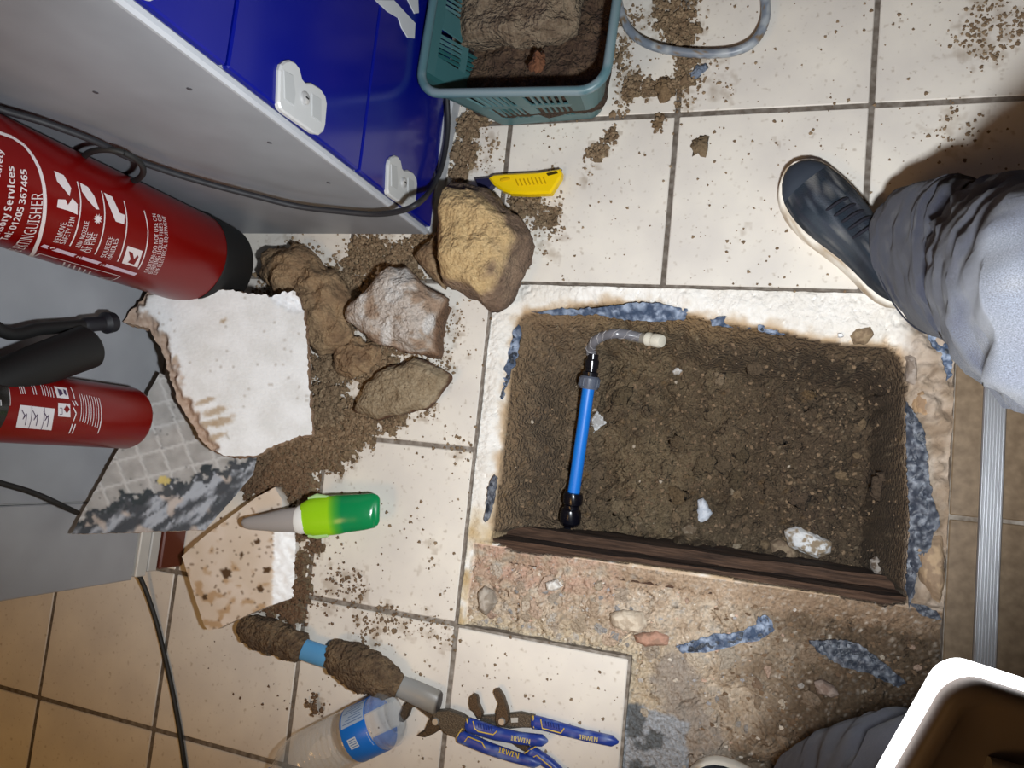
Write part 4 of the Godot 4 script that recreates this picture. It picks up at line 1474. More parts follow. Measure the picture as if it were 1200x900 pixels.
func build_slabs() -> void:
	# the white slab
	var pos := lin(0.11, 365, 450, -0.0007, 0.0)
	var dn := pnormal(pos, Vector2(270, 430))
	var left := V([141, 375, 150, 360, 172, 338])
	var left2 := V([141, 376, 170, 381, 185, 405, 205, 468, 225, 502, 240, 524])
	var out := V([141, 375, 150, 360, 170, 340, 182, 334, 225, 338, 270, 340, 300, 345, 318, 347, 330, 341, 346, 342, 354, 358, 358, 380, 362, 450, 366, 510, 345, 512, 330, 520, 315, 524, 300, 535, 265, 534, 240, 524, 225, 502, 205, 468, 196, 440, 185, 405, 170, 381, 155, 378])
	var edge := func(q: Vector2) -> float:
		return minf(seg_px(q, left2) - 13.0, seg_px(q, left) - 10.0) + 7.0 * nz.get_noise_2dv(q * 0.06)
	var topc := func(q: Vector2) -> Color:
		var c := mixc(C(226, 226, 226), C(212, 211, 209), 0.4 + nz.get_noise_2dv(q * 0.02) + 0.4 * nz.get_noise_2dv(q * 0.2))
		for s in [[252, 482, 16, 6], [262, 494, 14, 6], [243, 497, 18, 5], [250, 513, 16, 5], [240, 470, 14, 4], [262, 376, 5, 3], [205, 420, 5, 3]]:
			var e := Vector2((q.x - s[0] + (q.y - s[1]) * 0.3) / s[2], (q.y - s[1] + (q.x - s[0]) * 0.3) / s[3]).length() + 0.35 * nz.get_noise_2dv(q * 0.12)
			c = mixc(c, C(160, 136, 108), (1.0 - sm(0.5, 1.1, e)) * 0.75)
		if nz.get_noise_2dv(q * 0.3) > 0.66: c = mixc(c, C(150, 140, 128), 0.5)
		var e2: float = edge.call(q)
		c = mixc(mixc(C(184, 164, 148), C(156, 132, 114), 0.5 + nz.get_noise_2dv(q * 0.15)), c, sm(-3.0, 3.0, e2))
		var chip := 1.0 - sm(0.7, 1.0, Vector2((q.x - 335) / 26.0, (q.y - 350 - (q.x - 335) * 0.5) / 13.0).length() + 0.3 * nz.get_noise_2dv(q * 0.1))
		return mixc(c, C(236, 238, 242), chip)
	var rel := func(q: Vector2) -> float:
		var e2: float = edge.call(q)
		var r := -0.018 * (1.0 - sm(-8.0, 2.0, e2)) + 0.0007 * nz.get_noise_2dv(q * 0.25) + 0.002 * (1.0 - sm(0.0, 4.0, e2)) * nz.get_noise_2dv(q * 0.3)
		var chip := 1.0 - sm(0.7, 1.0, Vector2((q.x - 335) / 26.0, (q.y - 350 - (q.x - 335) * 0.5) / 13.0).length())
		return r + chip * (-0.005 + 0.005 * nz.get_noise_2dv(q * 0.22))
	var side := func(q: Vector2, t: float) -> Color:
		return mixc(C(176, 150, 126), C(140, 110, 88), 0.5 + nz.get_noise_2dv(q * 0.12 + Vector2(0, t * 5.0)))
	var m := slab(out, 3.0, pos, dn, 0.034, topc, side, rel, 0.006, 4, 2.2)
	var o := obj("broken_slab", m, M.slab_white, self, at(270, 430, 0.13))
	tag(o, "large broken white mortar slab lying on the soil heap, brown fractured edge at left", "slab")
	# the lifted tile, back side up
	var p2 := lin(0.31, 85, 622, -0.00115, 0.00007)
	var dn2 := pnormal(p2, Vector2(190, 540))
	var out2 := V([187, 437, 196, 442, 215, 470, 240, 505, 290, 520, 301, 536, 296, 556, 268, 590, 240, 621, 160, 624, 84, 626, 96, 602, 140, 524])
	var gline := func(q: Vector2) -> float:
		var a := Vector2(102, -185).normalized()
		var u := q.dot(a)
		var v := q.dot(Vector2(0.93, -0.36))
		var w := q.dot(Vector2(-0.25, -0.97))
		return minf(absf(fposmod(v, 27.0) - 13.5), absf(fposmod(w + 5.0, 27.0) - 13.5))
	var adh := func(q: Vector2) -> float:
		# above zero: old adhesive
		return q.y - lerpf(600, 535, (q.x - 100) / 190.0) + 16.0 * nz.get_noise_2dv(q * 0.035) + 6.0 * nz.get_noise_2dv(q * 0.13)
	var top2 := func(q: Vector2) -> Color:
		var c := mixc(C(150, 146, 142), C(166, 162, 158), 0.5 + nz.get_noise_2dv(q * 0.05))
		var g: float = gline.call(q)
		c = mixc(C(184, 181, 178), c, sm(0.8, 2.0, g))
		if nz.get_noise_2dv(q * 0.2) > 0.66: c = mixc(c, C(100, 98, 96), 0.6)
		var a: float = adh.call(q)
		if a > 0.0:
			var r := q.rotated(0.72)
			var n := nz.get_noise_2d(r.x * 0.012, r.y * 0.06) + 0.4 * nz.get_noise_2d(r.x * 0.05, r.y * 0.2)
			var k := mixc(C(66, 68, 72), C(160, 163, 170), sm(-0.25, 0.35, n + (q.x - 200) * 0.0025))
			k = mixc(k, C(186, 170, 158), sm(0.3, 0.5, nz.get_noise_2dv(q * 0.025 + Vector2(9, 3))) * 0.8)
			if a < 12.0: k = mixc(k, C(50, 54, 58), 0.85)
			c = mixc(c, k, sm(0.0, 1.5, a))
		if Vector2((q.x - 192) / 7.0, (q.y - 563) / 5.0).length() < 1.0: c = C(196, 176, 110)
		return c
	var rel2 := func(q: Vector2) -> float:
		var g: float = gline.call(q)
		var a: float = adh.call(q)
		var r := 0.0012 * (1.0 - sm(0.5, 2.2, g))
		if a > 0.0:
			var rr := q.rotated(0.72)
			r = 0.003 * sm(0.0, 3.0, a) + 0.003 * nz.get_noise_2d(rr.x * 0.03, rr.y * 0.12)
		return r
	var side2 := func(q: Vector2, t: float) -> Color:
		return C(214, 206, 194) if t < 0.25 else C(150, 122, 102) if t < 0.7 else C(220, 212, 200)
	o = obj("lifted_tile", slab(out2, 2.6, p2, dn2, 0.013, top2, side2, rel2, 0.0008, 5, 0.8), M.slab_white, self, at(190, 540, 0.18))
	tag(o, "lifted tile leaning back side up, smeared with dark adhesive, under the white slab", "tile")
	# the shard
	var p3 := lin(0.034, 340, 650, -0.0002, 0.0)
	var dn3 := pnormal(p3, Vector2(280, 650))
	var out3 := V([213, 652, 240, 628, 300, 583, 322, 571, 330, 584, 331, 600, 340, 618, 341, 640, 338, 702, 300, 716, 255, 737, 245, 739, 239, 733])
	var frac := func(q: Vector2) -> float: return q.x - (319.0 + 2.5 * nz.get_noise_2dv(q * 0.08) - (q.y - 660) * 0.04)
	var top3 := func(q: Vector2) -> Color:
		var c := mixc(C(222, 208, 194), C(212, 196, 178), 0.5 + nz.get_noise_2dv(q * 0.02))
		c = mixc(c, C(176, 140, 100), sm(0.15, 0.5, nz.get_noise_2dv(q * 0.045 + Vector2(0, 7)) + (q.y - 690) * 0.004) * 0.7)
		if nz.get_noise_2dv(q * 0.16 + Vector2(30, 0)) > 0.52: c = mixc(c, C(110, 88, 68), 0.7)
		for s in [[265, 672, 6], [302, 635, 3.5], [240, 700, 3], [290, 612, 3], [283, 650, 3], [312, 668, 4], [305, 690, 4]]:
			if q.distance_to(Vector2(s[0], s[1])) < s[2]: c = C(84, 62, 46)
		var f: float = frac.call(q)
		if q.y > 612: c = mixc(c, C(238, 238, 238), sm(0.0, 2.0, f))
		return c
	var rel3 := func(q: Vector2) -> float:
		var f: float = frac.call(q)
		if f > 0.0 and q.y > 612: return -0.0009 * f + 0.003 * nz.get_noise_2dv(q * 0.22)
		return 0.0002 * nz.get_noise_2dv(q * 0.1)
	var side3 := func(q: Vector2, t: float) -> Color: return mixc(C(228, 222, 214), C(180, 160, 138), t * 0.6 + 0.4 * nz.get_noise_2dv(q * 0.1))
	o = obj("tile_shard", slab(out3, 2.6, p3, dn3, 0.026, top3, side3, rel3, 0.003, 3, 0.5), M.glaze2, self, at(280, 650, 0.03))
	tag(o, "beige tile shard with a chalky white broken edge, under the green tube", "tile shard")
	# timber along the near side of the pit
	var tb := thing("timber_board", "dark brown weathered timber board lining the bottom side of the pit", "board", Vector3(0.42, -0.3, 0.835))
	var wood := func(v: Vector3) -> Color:
		return mixc(C(96, 70, 52), C(62, 44, 34), 0.5 + nz.get_noise_3d(v.x * 5.0, v.y * 90.0, v.z * 60.0) + 0.5 * n3(v, 12.0))
	for b in [[-0.115, -0.026, 0.824, 0.866], [-0.33, -0.105, 0.804, 0.866]]:
		var mm := MB.new()
		var nxx := 110
		var nyy := 14
		var pt := func(i: int, j: int) -> Vector3:
			var x := lerpf(0.038, 0.80, float(i) / nxx)
			var y := lerpf(b[0], b[1], float(j) / nyy)
			var v := Vector3(x, y, b[2] + 0.0022 * nz.get_noise_3d(x * 4.0, y * 120.0, b[2] * 9.0) + 0.002 * n3(Vector3(x, y, 0), 14.0))
			return v
		for i in nxx:
			for j in nyy:
				var q := [pt.call(i, j), pt.call(i + 1, j), pt.call(i + 1, j + 1), pt.call(i, j + 1)]
				var k := [wood.call(q[0]), wood.call(q[1]), wood.call(q[2]), wood.call(q[3])]
				mm.tric(q[0], q[2], q[1], k[0], k[2], k[1])
				mm.tric(q[0], q[3], q[2], k[0], k[3], k[2])
			var e0: Vector3 = pt.call(i, nyy)
			var e1: Vector3 = pt.call(i + 1, nyy)
			mm.col = C(100, 74, 56)
			mm.grp = 1
			mm.quad(e0, Vector3(e0.x, e0.y, b[3]), Vector3(e1.x, e1.y, b[3]), e1)
			mm.grp = 0
		mm.add(box(Vector3(0.038, b[0], b[2] + 0.006), Vector3(0.80, b[1] - 0.001, b[3]), 0.0, C(80, 58, 44)))
		obj("plank", mm, M.wood, tb)

# ---------------------------------------------------------------- the person
func sdf_mesh(bones: Array, cell: float, colf: Callable) -> MB:
	# bones: [a, b, radius at a, radius at b, blend]
	var lo := Vector3.INF
	var hi := -Vector3.INF
	for b in bones:
		var r := maxf(b[2], b[3]) + 0.05
		lo = lo.min(b[0] - Vector3.ONE * r).min(b[1] - Vector3.ONE * r)
		hi = hi.max(b[0] + Vector3.ONE * r).max(b[1] + Vector3.ONE * r)
	var n := Vector3i(((hi - lo) / cell).ceil()) + Vector3i.ONE * 2
	var val := PackedFloat32Array()
	val.resize(n.x * n.y * n.z)
	val.fill(1.0)
	for b in bones:
		var a: Vector3 = b[0]
		var e: Vector3 = b[1]
		var k: float = b[4]
		var r := maxf(b[2], b[3]) + k + cell * 3.0
		var i0 := Vector3i(((a.min(e) - Vector3.ONE * r - lo) / cell).floor()).max(Vector3i.ZERO)
		var i1 := Vector3i(((a.max(e) + Vector3.ONE * r - lo) / cell).ceil()).min(n - Vector3i.ONE)
		var ab := e - a
		var l2 := maxf(ab.length_squared(), 1e-8)
		for z in range(i0.z, i1.z + 1):
			for y in range(i0.y, i1.y + 1):
				for x in range(i0.x, i1.x + 1):
					var p := lo + Vector3(x, y, z) * cell
					var t := clampf((p - a).dot(ab) / l2, 0.0, 1.0)
					var d := p.distance_to(a + ab * t) - lerpf(b[2], b[3], t)
					var q := (z * n.y + y) * n.x + x
					var o := val[q]
					var h := clampf(0.5 + 0.5 * (o - d) / k, 0.0, 1.0)
					val[q] = lerpf(o, d, h) - k * h * (1.0 - h)
	var ids := {}
	var verts := PackedVector3Array()
	var sx := 1
	var sy := n.x
	var sz := n.x * n.y
	var corner := [0, sx, sy, sx + sy, sz, sz + sx, sz + sy, sz + sx + sy]
	var edges := [[0, 1], [2, 3], [4, 5], [6, 7], [0, 2], [1, 3], [4, 6], [5, 7], [0, 4], [1, 5], [2, 6], [3, 7]]
	for z in n.z - 1:
		for y in n.y - 1:
			for x in n.x - 1:
				var q := (z * n.y + y) * n.x + x
				if absf(val[q]) > cell * 2.0: continue
				var neg := 0
				for c in 8:
					if val[q + corner[c]] < 0.0: neg += 1
				if neg == 0 or neg == 8: continue
				var s := Vector3.ZERO
				var cnt := 0
				for e in edges:
					var va := val[q + corner[e[0]]]
					var vb := val[q + corner[e[1]]]
					if (va < 0.0) != (vb < 0.0):
						var t := va / (va - vb)
						var pa := Vector3(e[0] & 1, (e[0] >> 1) & 1, (e[0] >> 2) & 1)
						var pb := Vector3(e[1] & 1, (e[1] >> 1) & 1, (e[1] >> 2) & 1)
						s += pa.lerp(pb, t)
						cnt += 1
				ids[q] = verts.size()
				verts.append(lo + (Vector3(x, y, z) + s / cnt) * cell)
	var m := MB.new()
	for q in ids:
		for ax in 3:
			var st: int = [sx, sy, sz][ax]
			var u: int = [sy, sz, sx][ax]
			var w: int = [sz, sx, sy][ax]
			var a := val[q]
			var b := val[q + st]
			if (a < 0.0) == (b < 0.0): continue
			if not (ids.has(q - u) and ids.has(q - w) and ids.has(q - u - w)): continue
			var f := [verts[ids[q]], verts[ids[q - u]], verts[ids[q - u - w]], verts[ids[q - w]]]
			if a < 0.0: f = [f[0], f[3], f[2], f[1]]
			var k := []
			for v in f: k.append(colf.call(v))
			m.tric(f[0], f[1], f[2], k[0], k[1], k[2])
			m.tric(f[0], f[2], f[3], k[0], k[2], k[3])
	return m.orient()

func trouser(rows: Array, dirt: Vector3) -> MB:
	# rows: [upper px, py, h, lower px, py, h, half thickness]
	var fine := dense(rows, 7)
	var rings := []
	var n := fine.size()
	var K := 72
	var cs := []
	for r in fine: cs.append((at(r[0], r[1], r[2]) + at(r[3], r[4], r[5])) * 0.5)
	for i in n:
		var r: Array = fine[i]
		var half := (at(r[3], r[4], r[5]) - at(r[0], r[1], r[2])) * 0.5
		var t: Vector3 = (cs[mini(i + 2, n - 1)] - cs[maxi(i - 2, 0)]).normalized()
		var w := t.cross(half.normalized()).normalized()
		if w.dot(EYE - cs[i]) < 0.0: w = -w
		var ring := PackedVector3Array()
		for k in K:
			var a := TAU * k / K
			var v: Vector3 = cs[i] + half * cos(a) + w * r[6] * sin(a)
			var out := (half.normalized() * cos(a) + w * sin(a)).normalized()
			# folds run slantwise across the cloth
			var s := v.dot(t) + 0.35 * v.dot(half.normalized())
			var fold := absf(nz.get_noise_3d(s * 9.0, v.dot(half.normalized()) * 4.0, v.dot(w) * 4.0))
			var amp := 0.005 + 0.011 * sm(0.2, 0.45, float(i) / n)
			v += out * (amp * (0.55 - fold * 2.2) + 0.004 * n3(v, 16.0) + 0.002 * n3(v, 40.0))
			ring.append(v)
		rings.append(ring)
	var m := MB.new()
	var colf := func(v: Vector3) -> Color:
		var c := mixc(C(80, 85, 108), C(66, 70, 92), 0.5 + n3(v, 9.0))
		var d := 1.0 - sm(0.05, 0.14, v.distance_to(dirt) + 0.05 * n3(v, 16.0))
		c = mixc(c, C(176, 182, 192), d * 0.62)
		return mixc(c, C(150, 150, 150), sm(0.25, 0.6, n3(v, 45.0) + n3(v, 13.0) * 0.5) * 0.45)
	for i in n - 1:
		for k in K:
			var j := (k + 1) % K
			var q := [rings[i][k], rings[i][j], rings[i + 1][j], rings[i + 1][k]]
			var c := [colf.call(q[0]), colf.call(q[1]), colf.call(q[2]), colf.call(q[3])]
			m.tric(q[0], q[1], q[2], c[0], c[1], c[2])
			m.tric(q[0], q[2], q[3], c[0], c[2], c[3])
	m.orient()
	# the turned hem, an inner wall at the open end
	m.grp = 1
	m.col = C(62, 66, 88)
	for k in K:
		var j := (k + 1) % K
		var a: Vector3 = rings[0][k]
		var b: Vector3 = rings[0][j]
		var ai := a.lerp(cs[0], 0.06)
		var bi := b.lerp(cs[0], 0.06)
		m.quad(a, ai, bi, b)
		m.quad(ai, ai + (cs[6] - cs[0]), bi + (cs[6] - cs[0]), bi)
	return m

func hem_line(rows: Array, at_i: float) -> Array:
	var r := []
	for c in rows[0].size(): r.append(lerpf(rows[0][c], rows[1][c], at_i))
	var a := at(r[0], r[1], r[2])
	var b := at(r[3], r[4], r[5])
	var c0 := (a + b) * 0.5
	var half := (b - a) * 0.5
	var a2 := at(rows[1][0], rows[1][1], rows[1][2])
	var b2 := at(rows[1][3], rows[1][4], rows[1][5])
	var t := ((a2 + b2) * 0.5 - (at(rows[0][0], rows[0][1], rows[0][2]) + at(rows[0][3], rows[0][4], rows[0][5])) * 0.5).normalized()
	var w := t.cross(half.normalized()).normalized()
	if w.dot(EYE - c0) < 0.0: w = -w
	var o := []
	for k in 49:
		var g := TAU * k / 48
		o.append(c0 + half * cos(g) * 1.012 + w * r[6] * sin(g) * 1.02)
	return o

func shoe(toe: Vector3, heel: Vector3, parent: Node) -> void:
	var u := (toe - heel)
	var L := u.length()
	u /= L
	var v := Vector3.UP.cross(u).normalized()
	var P := func(t: float, s: float, h: float) -> Vector3: return heel + u * t * L + v * s + Vector3.UP * (h + 0.014 * sm(0.8, 1.0, t) * 0.9)
	var ts := [0.0, 0.02, 0.06, 0.12, 0.2, 0.3, 0.4, 0.5, 0.58, 0.66, 0.74, 0.8, 0.86, 0.91, 0.95, 0.98, 1.0]
	var wd := [0.012, 0.024, 0.033, 0.038, 0.040, 0.039, 0.040, 0.044, 0.048, 0.0505, 0.051, 0.0495, 0.046, 0.040, 0.031, 0.020, 0.008]
	var ht := [0.06, 0.07, 0.078, 0.08, 0.082, 0.088, 0.09, 0.088, 0.083, 0.076, 0.07, 0.066, 0.062, 0.057, 0.051, 0.044, 0.034]
	var rings := []
	for i in ts.size():
		var ring := PackedVector3Array()
		for k in 25:
			var a := PI * k / 24
			var x: float = wd[i] * signf(cos(a)) * pow(absf(cos(a)), 0.75)
			var y: float = 0.026 + (ht[i] - 0.026) * pow(sin(a), 0.85)
			ring.append(P.call(ts[i], x + 0.004 * sin(PI * ts[i]), y))
		ring.append(P.call(ts[i], 0.0, 0.02))
		rings.append(ring)
	var um := loft(rings, true)
	for q in um.p.size():
		var p := um.p[q] - heel
		var t := p.dot(u) / L
		var s := p.dot(v)
		var c := C(28, 35, 48)
		c = mixc(c, C(30, 34, 44), sm(0.0, 0.4, n3(um.p[q], 26.0)))
		if p.y < 0.05 and t > 0.88: c = mixc(c, C(92, 96, 102), 0.6)
		if absf(s) > 0.024 and t < 0.66 and t > 0.38: c = mixc(c, C(78, 84, 92), 0.55)
		if absf(s) > 0.012 and absf(s) < 0.03 and t > 0.5 and t < 0.78 and fposmod(t * 14.0 + absf(s) * 60.0, 1.0) < 0.45: c = mixc(c, C(112, 116, 122), 0.5)
		c = mixc(c, C(150, 146, 138), sm(0.1, 0.45, n3(um.p[q], 55.0) + 0.3 * sm(0.75, 1.0, t)) * 0.55)
		um.c[q] = c
	var sh := Node3D.new()
	sh.name = "shoe"
	sh.position = heel - (parent as Node3D).position
	parent.add_child(sh, true)
	obj("upper", um, M.knit, sh)
	var ol := []
	for lv in [[0.0, 1.04], [0.003, 1.12], [0.012, 1.15], [0.024, 1.12], [0.031, 1.06], [0.031, 0.9]]:
		var ring := PackedVector3Array()
		for i in ts.size(): ring.append(P.call(ts[i] * 1.02 - 0.008, wd[i] * lv[1] + 0.004 * sin(PI * ts[i]), lv[0]))
		for i in range(ts.size() - 1, -1, -1): ring.append(P.call(ts[i] * 1.02 - 0.008, -wd[i] * lv[1] + 0.004 * sin(PI * ts[i]), lv[0]))
		ol.append(ring)
	var so := loft(ol, true)
	for q in so.p.size():
		so.c[q] = mixc(C(236, 230, 218), C(176, 156, 130), sm(0.0, 0.4, n3(so.p[q], 30.0) + n3(so.p[q], 90.0) * 0.5))
	obj("sole", so, M.matt, sh)
	obj("toe_cap", loft([rings[12], rings[13], rings[14], rings[15], rings[16]].map(func(r): 
		var o := PackedVector3Array()
		for k in 25:
			var p: Vector3 = r[k]
			o.append(p + (p - (heel + u * L * 0.86 + Vector3.UP * 0.03)).normalized() * (0.0012 if k > 1 and k < 13 else 0.0003))
		o.append(r[25])
		return o), true, C(44, 50, 62)), M.matt, sh)
	for i in 5:
		var t := 0.4 + i * 0.055
		var h := 0.0925 - 0.0035 * i
		obj("lace", tube(curve([P.call(t, -0.026, h - 0.014), P.call(t + 0.012, -0.01, h + 0.003), P.call(t + 0.02, 0.01, h + 0.003), P.call(t + 0.035, 0.026, h - 0.014)], 4), 0.0026, 6, true, C(24, 27, 34)), M.matt, sh)
	obj("lace", tube(curve([P.call(0.4, -0.008, 0.095), P.call(0.3, -0.05, 0.1), P.call(0.2, -0.07, 0.085), P.call(0.3, -0.035, 0.09), P.call(0.41, 0.0, 0.096)], 5), 0.0024, 6, true, C(24, 27, 34)), M.matt, sh)

func build_person() -> void:
	var rt := at(926, 207)
	var rh := at(1068, 352)
	var lt := at(806, 908)
	var lh := at(990, 985)
	var base := (rt + rh + lt + lh) * 0.25
	base.y = 0.0
	var o := thing("person", "person standing astride the pit in dusty slate-blue work trousers and dark trainers", "person", base)
	var rr := [[1034, 243, 0.11, 1096, 388, 0.045, 0.05], [1052, 222, 0.14, 1112, 393, 0.09, 0.056], [1082, 211, 0.20, 1130, 400, 0.16, 0.06], [1112, 208, 0.245, 1150, 408, 0.22, 0.07], [1124, 208, 0.26, 1160, 410, 0.24, 0.072], [1152, 211, 0.27, 1172, 418, 0.255, 0.066], [1165, 207, 0.34, 1192, 440, 0.34, 0.08], [1190, 206, 0.42, 1222, 470, 0.42, 0.085], [1225, 205, 0.5, 1255, 490, 0.5, 0.09], [1262, 204, 0.56, 1290, 508, 0.56, 0.095], [1400, 195, 0.63, 1420, 580, 0.62, 0.1], [1964, 300, 0.72, 1964, 720, 0.68, 0.11]]
	var lr := [[893, 922, 0.10, 945, 1010, 0.05, 0.03], [922, 880, 0.17, 970, 1030, 0.12, 0.045], [958, 859, 0.25, 1000, 1045, 0.2, 0.06], [1005, 846, 0.33, 1050, 1065, 0.3, 0.075], [1060, 836, 0.42, 1095, 1080, 0.4, 0.085], [1120, 828, 0.5, 1135, 1090, 0.5, 0.09], [1300, 880, 0.6, 1300, 1200, 0.6, 0.1], [1964, 700, 0.72, 1964, 1120, 0.68, 0.11]]
	var rk := (at(1262, 204, 0.56) + at(1290, 508, 0.56)) * 0.5
	var lk := (at(1120, 828, 0.5) + at(1135, 1090, 0.5)) * 0.5
	var hip := Vector3(1.02, 0.70, 0.68)
	var rhip := hip + Vector3(-0.02, 0, -0.1)
	var lhip := hip + Vector3(-0.02, 0, 0.1)
	var ra := at(1100, 328, 0.1)
	var la := at(975, 970, 0.1)
	var chest := Vector3(0.96, 1.12, 0.67)
	var neck := Vector3(0.92, 1.32, 0.67)
	var head := Vector3(0.86, 1.46, 0.67)
	var rs := chest + Vector3(-0.02, 0.12, -0.19)
	var ls := chest + Vector3(-0.02, 0.12, 0.19)
	var re := Vector3(0.86, 0.98, 0.42)
	var rw := Vector3(0.64, 1.25, 0.6)
	var le := Vector3(1.0, 1.0, 0.98)
	var c: Vector3 = lamp_x * (Vector3(0.33, 0.045, 0.105) * LS)
	var lw := c + Vector3(0.05, 0.03, 0.02)
	# the body is one surface: skin at head and hands, a dark jumper on trunk and arms
	var bones := [[ra, rk, 0.04, 0.055, 0.03], [rk, rhip, 0.06, 0.085, 0.04], [la, lk, 0.04, 0.055, 0.03], [lk, lhip, 0.06, 0.085, 0.04], [rhip, lhip, 0.1, 0.1, 0.05], [hip, chest, 0.13, 0.15, 0.06], [chest + Vector3(0, 0, -0.08), chest + Vector3(0, 0, 0.08), 0.13, 0.13, 0.06], [rs, ls, 0.07, 0.07, 0.05], [chest, neck, 0.08, 0.055, 0.04], [neck, head, 0.055, 0.06, 0.03], [head + Vector3(0.01, 0.05, 0), head + Vector3(-0.02, -0.03, 0), 0.085, 0.07, 0.03], [head + Vector3(-0.085, -0.005, 0), head + Vector3(-0.1, -0.03, 0), 0.008, 0.013, 0.02], [head + Vector3(0, 0, -0.085), head + Vector3(0, 0.02, -0.085), 0.012, 0.014, 0.01], [head + Vector3(0, 0, 0.085), head + Vector3(0, 0.02, 0.085), 0.012, 0.014, 0.01], [rs, re, 0.06, 0.045, 0.04], [re, rw, 0.045, 0.032, 0.03], [ls, le, 0.06, 0.045, 0.04], [le, lw, 0.045, 0.032, 0.03], [rw, rw + Vector3(-0.06, 0.05, 0.02), 0.034, 0.036, 0.02], [lw, lw + (c - lw) * 0.5, 0.034, 0.036, 0.02]]
	for f in 4:
		var s := (f - 1.5) * 0.018
		bones.append([rw + Vector3(-0.07, 0.06, 0.02 + s), rw + Vector3(-0.1, 0.1, 0.03 + s), 0.011, 0.009, 0.006])
		bones.append([rw + Vector3(-0.1, 0.1, 0.03 + s), rw + Vector3(-0.085, 0.125, 0.03 + s), 0.009, 0.008, 0.006])
		var hx: Vector3 = lamp_x * (Vector3(0.27 + f * 0.04, 0.09, 0.14) * LS)
		bones.append([lw + (c - lw) * 0.6, hx, 0.011, 0.01, 0.006])
		bones.append([hx, lamp_x * (Vector3(0.27 + f * 0.04, 0.03, 0.075) * LS), 0.01, 0.008, 0.006])
	var skin := func(v: Vector3) -> Color:
		if v.distance_to(head) < 0.2 and v.y > neck.y + 0.02: return C(78, 58, 44) if v.y > head.y + 0.06 or v.x > head.x + 0.05 else C(198, 152, 126)
		if v.distance_to(rw + Vector3(-0.06, 0.06, 0.02)) < 0.1 or v.distance_to(c) < 0.09: return C(198, 152, 126)
		return C(58, 60, 66)
	obj("body", sdf_mesh(bones, 0.015, skin), M.matt, o)
	var rg := obj("trouser_leg", trouser(rr, at(1222, 370, 0.6)), M.cloth, o)
	obj("hem_stitching", tube(hem_line(rr, 0.22), 0.0013, 5, false, C(52, 56, 78)), M.cloth, rg)
	obj("trouser_leg", trouser(lr, Vector3(9, 9, 9)), M.cloth, o)
	shoe(rt, rh, o)
	shoe(lt, lh, o)

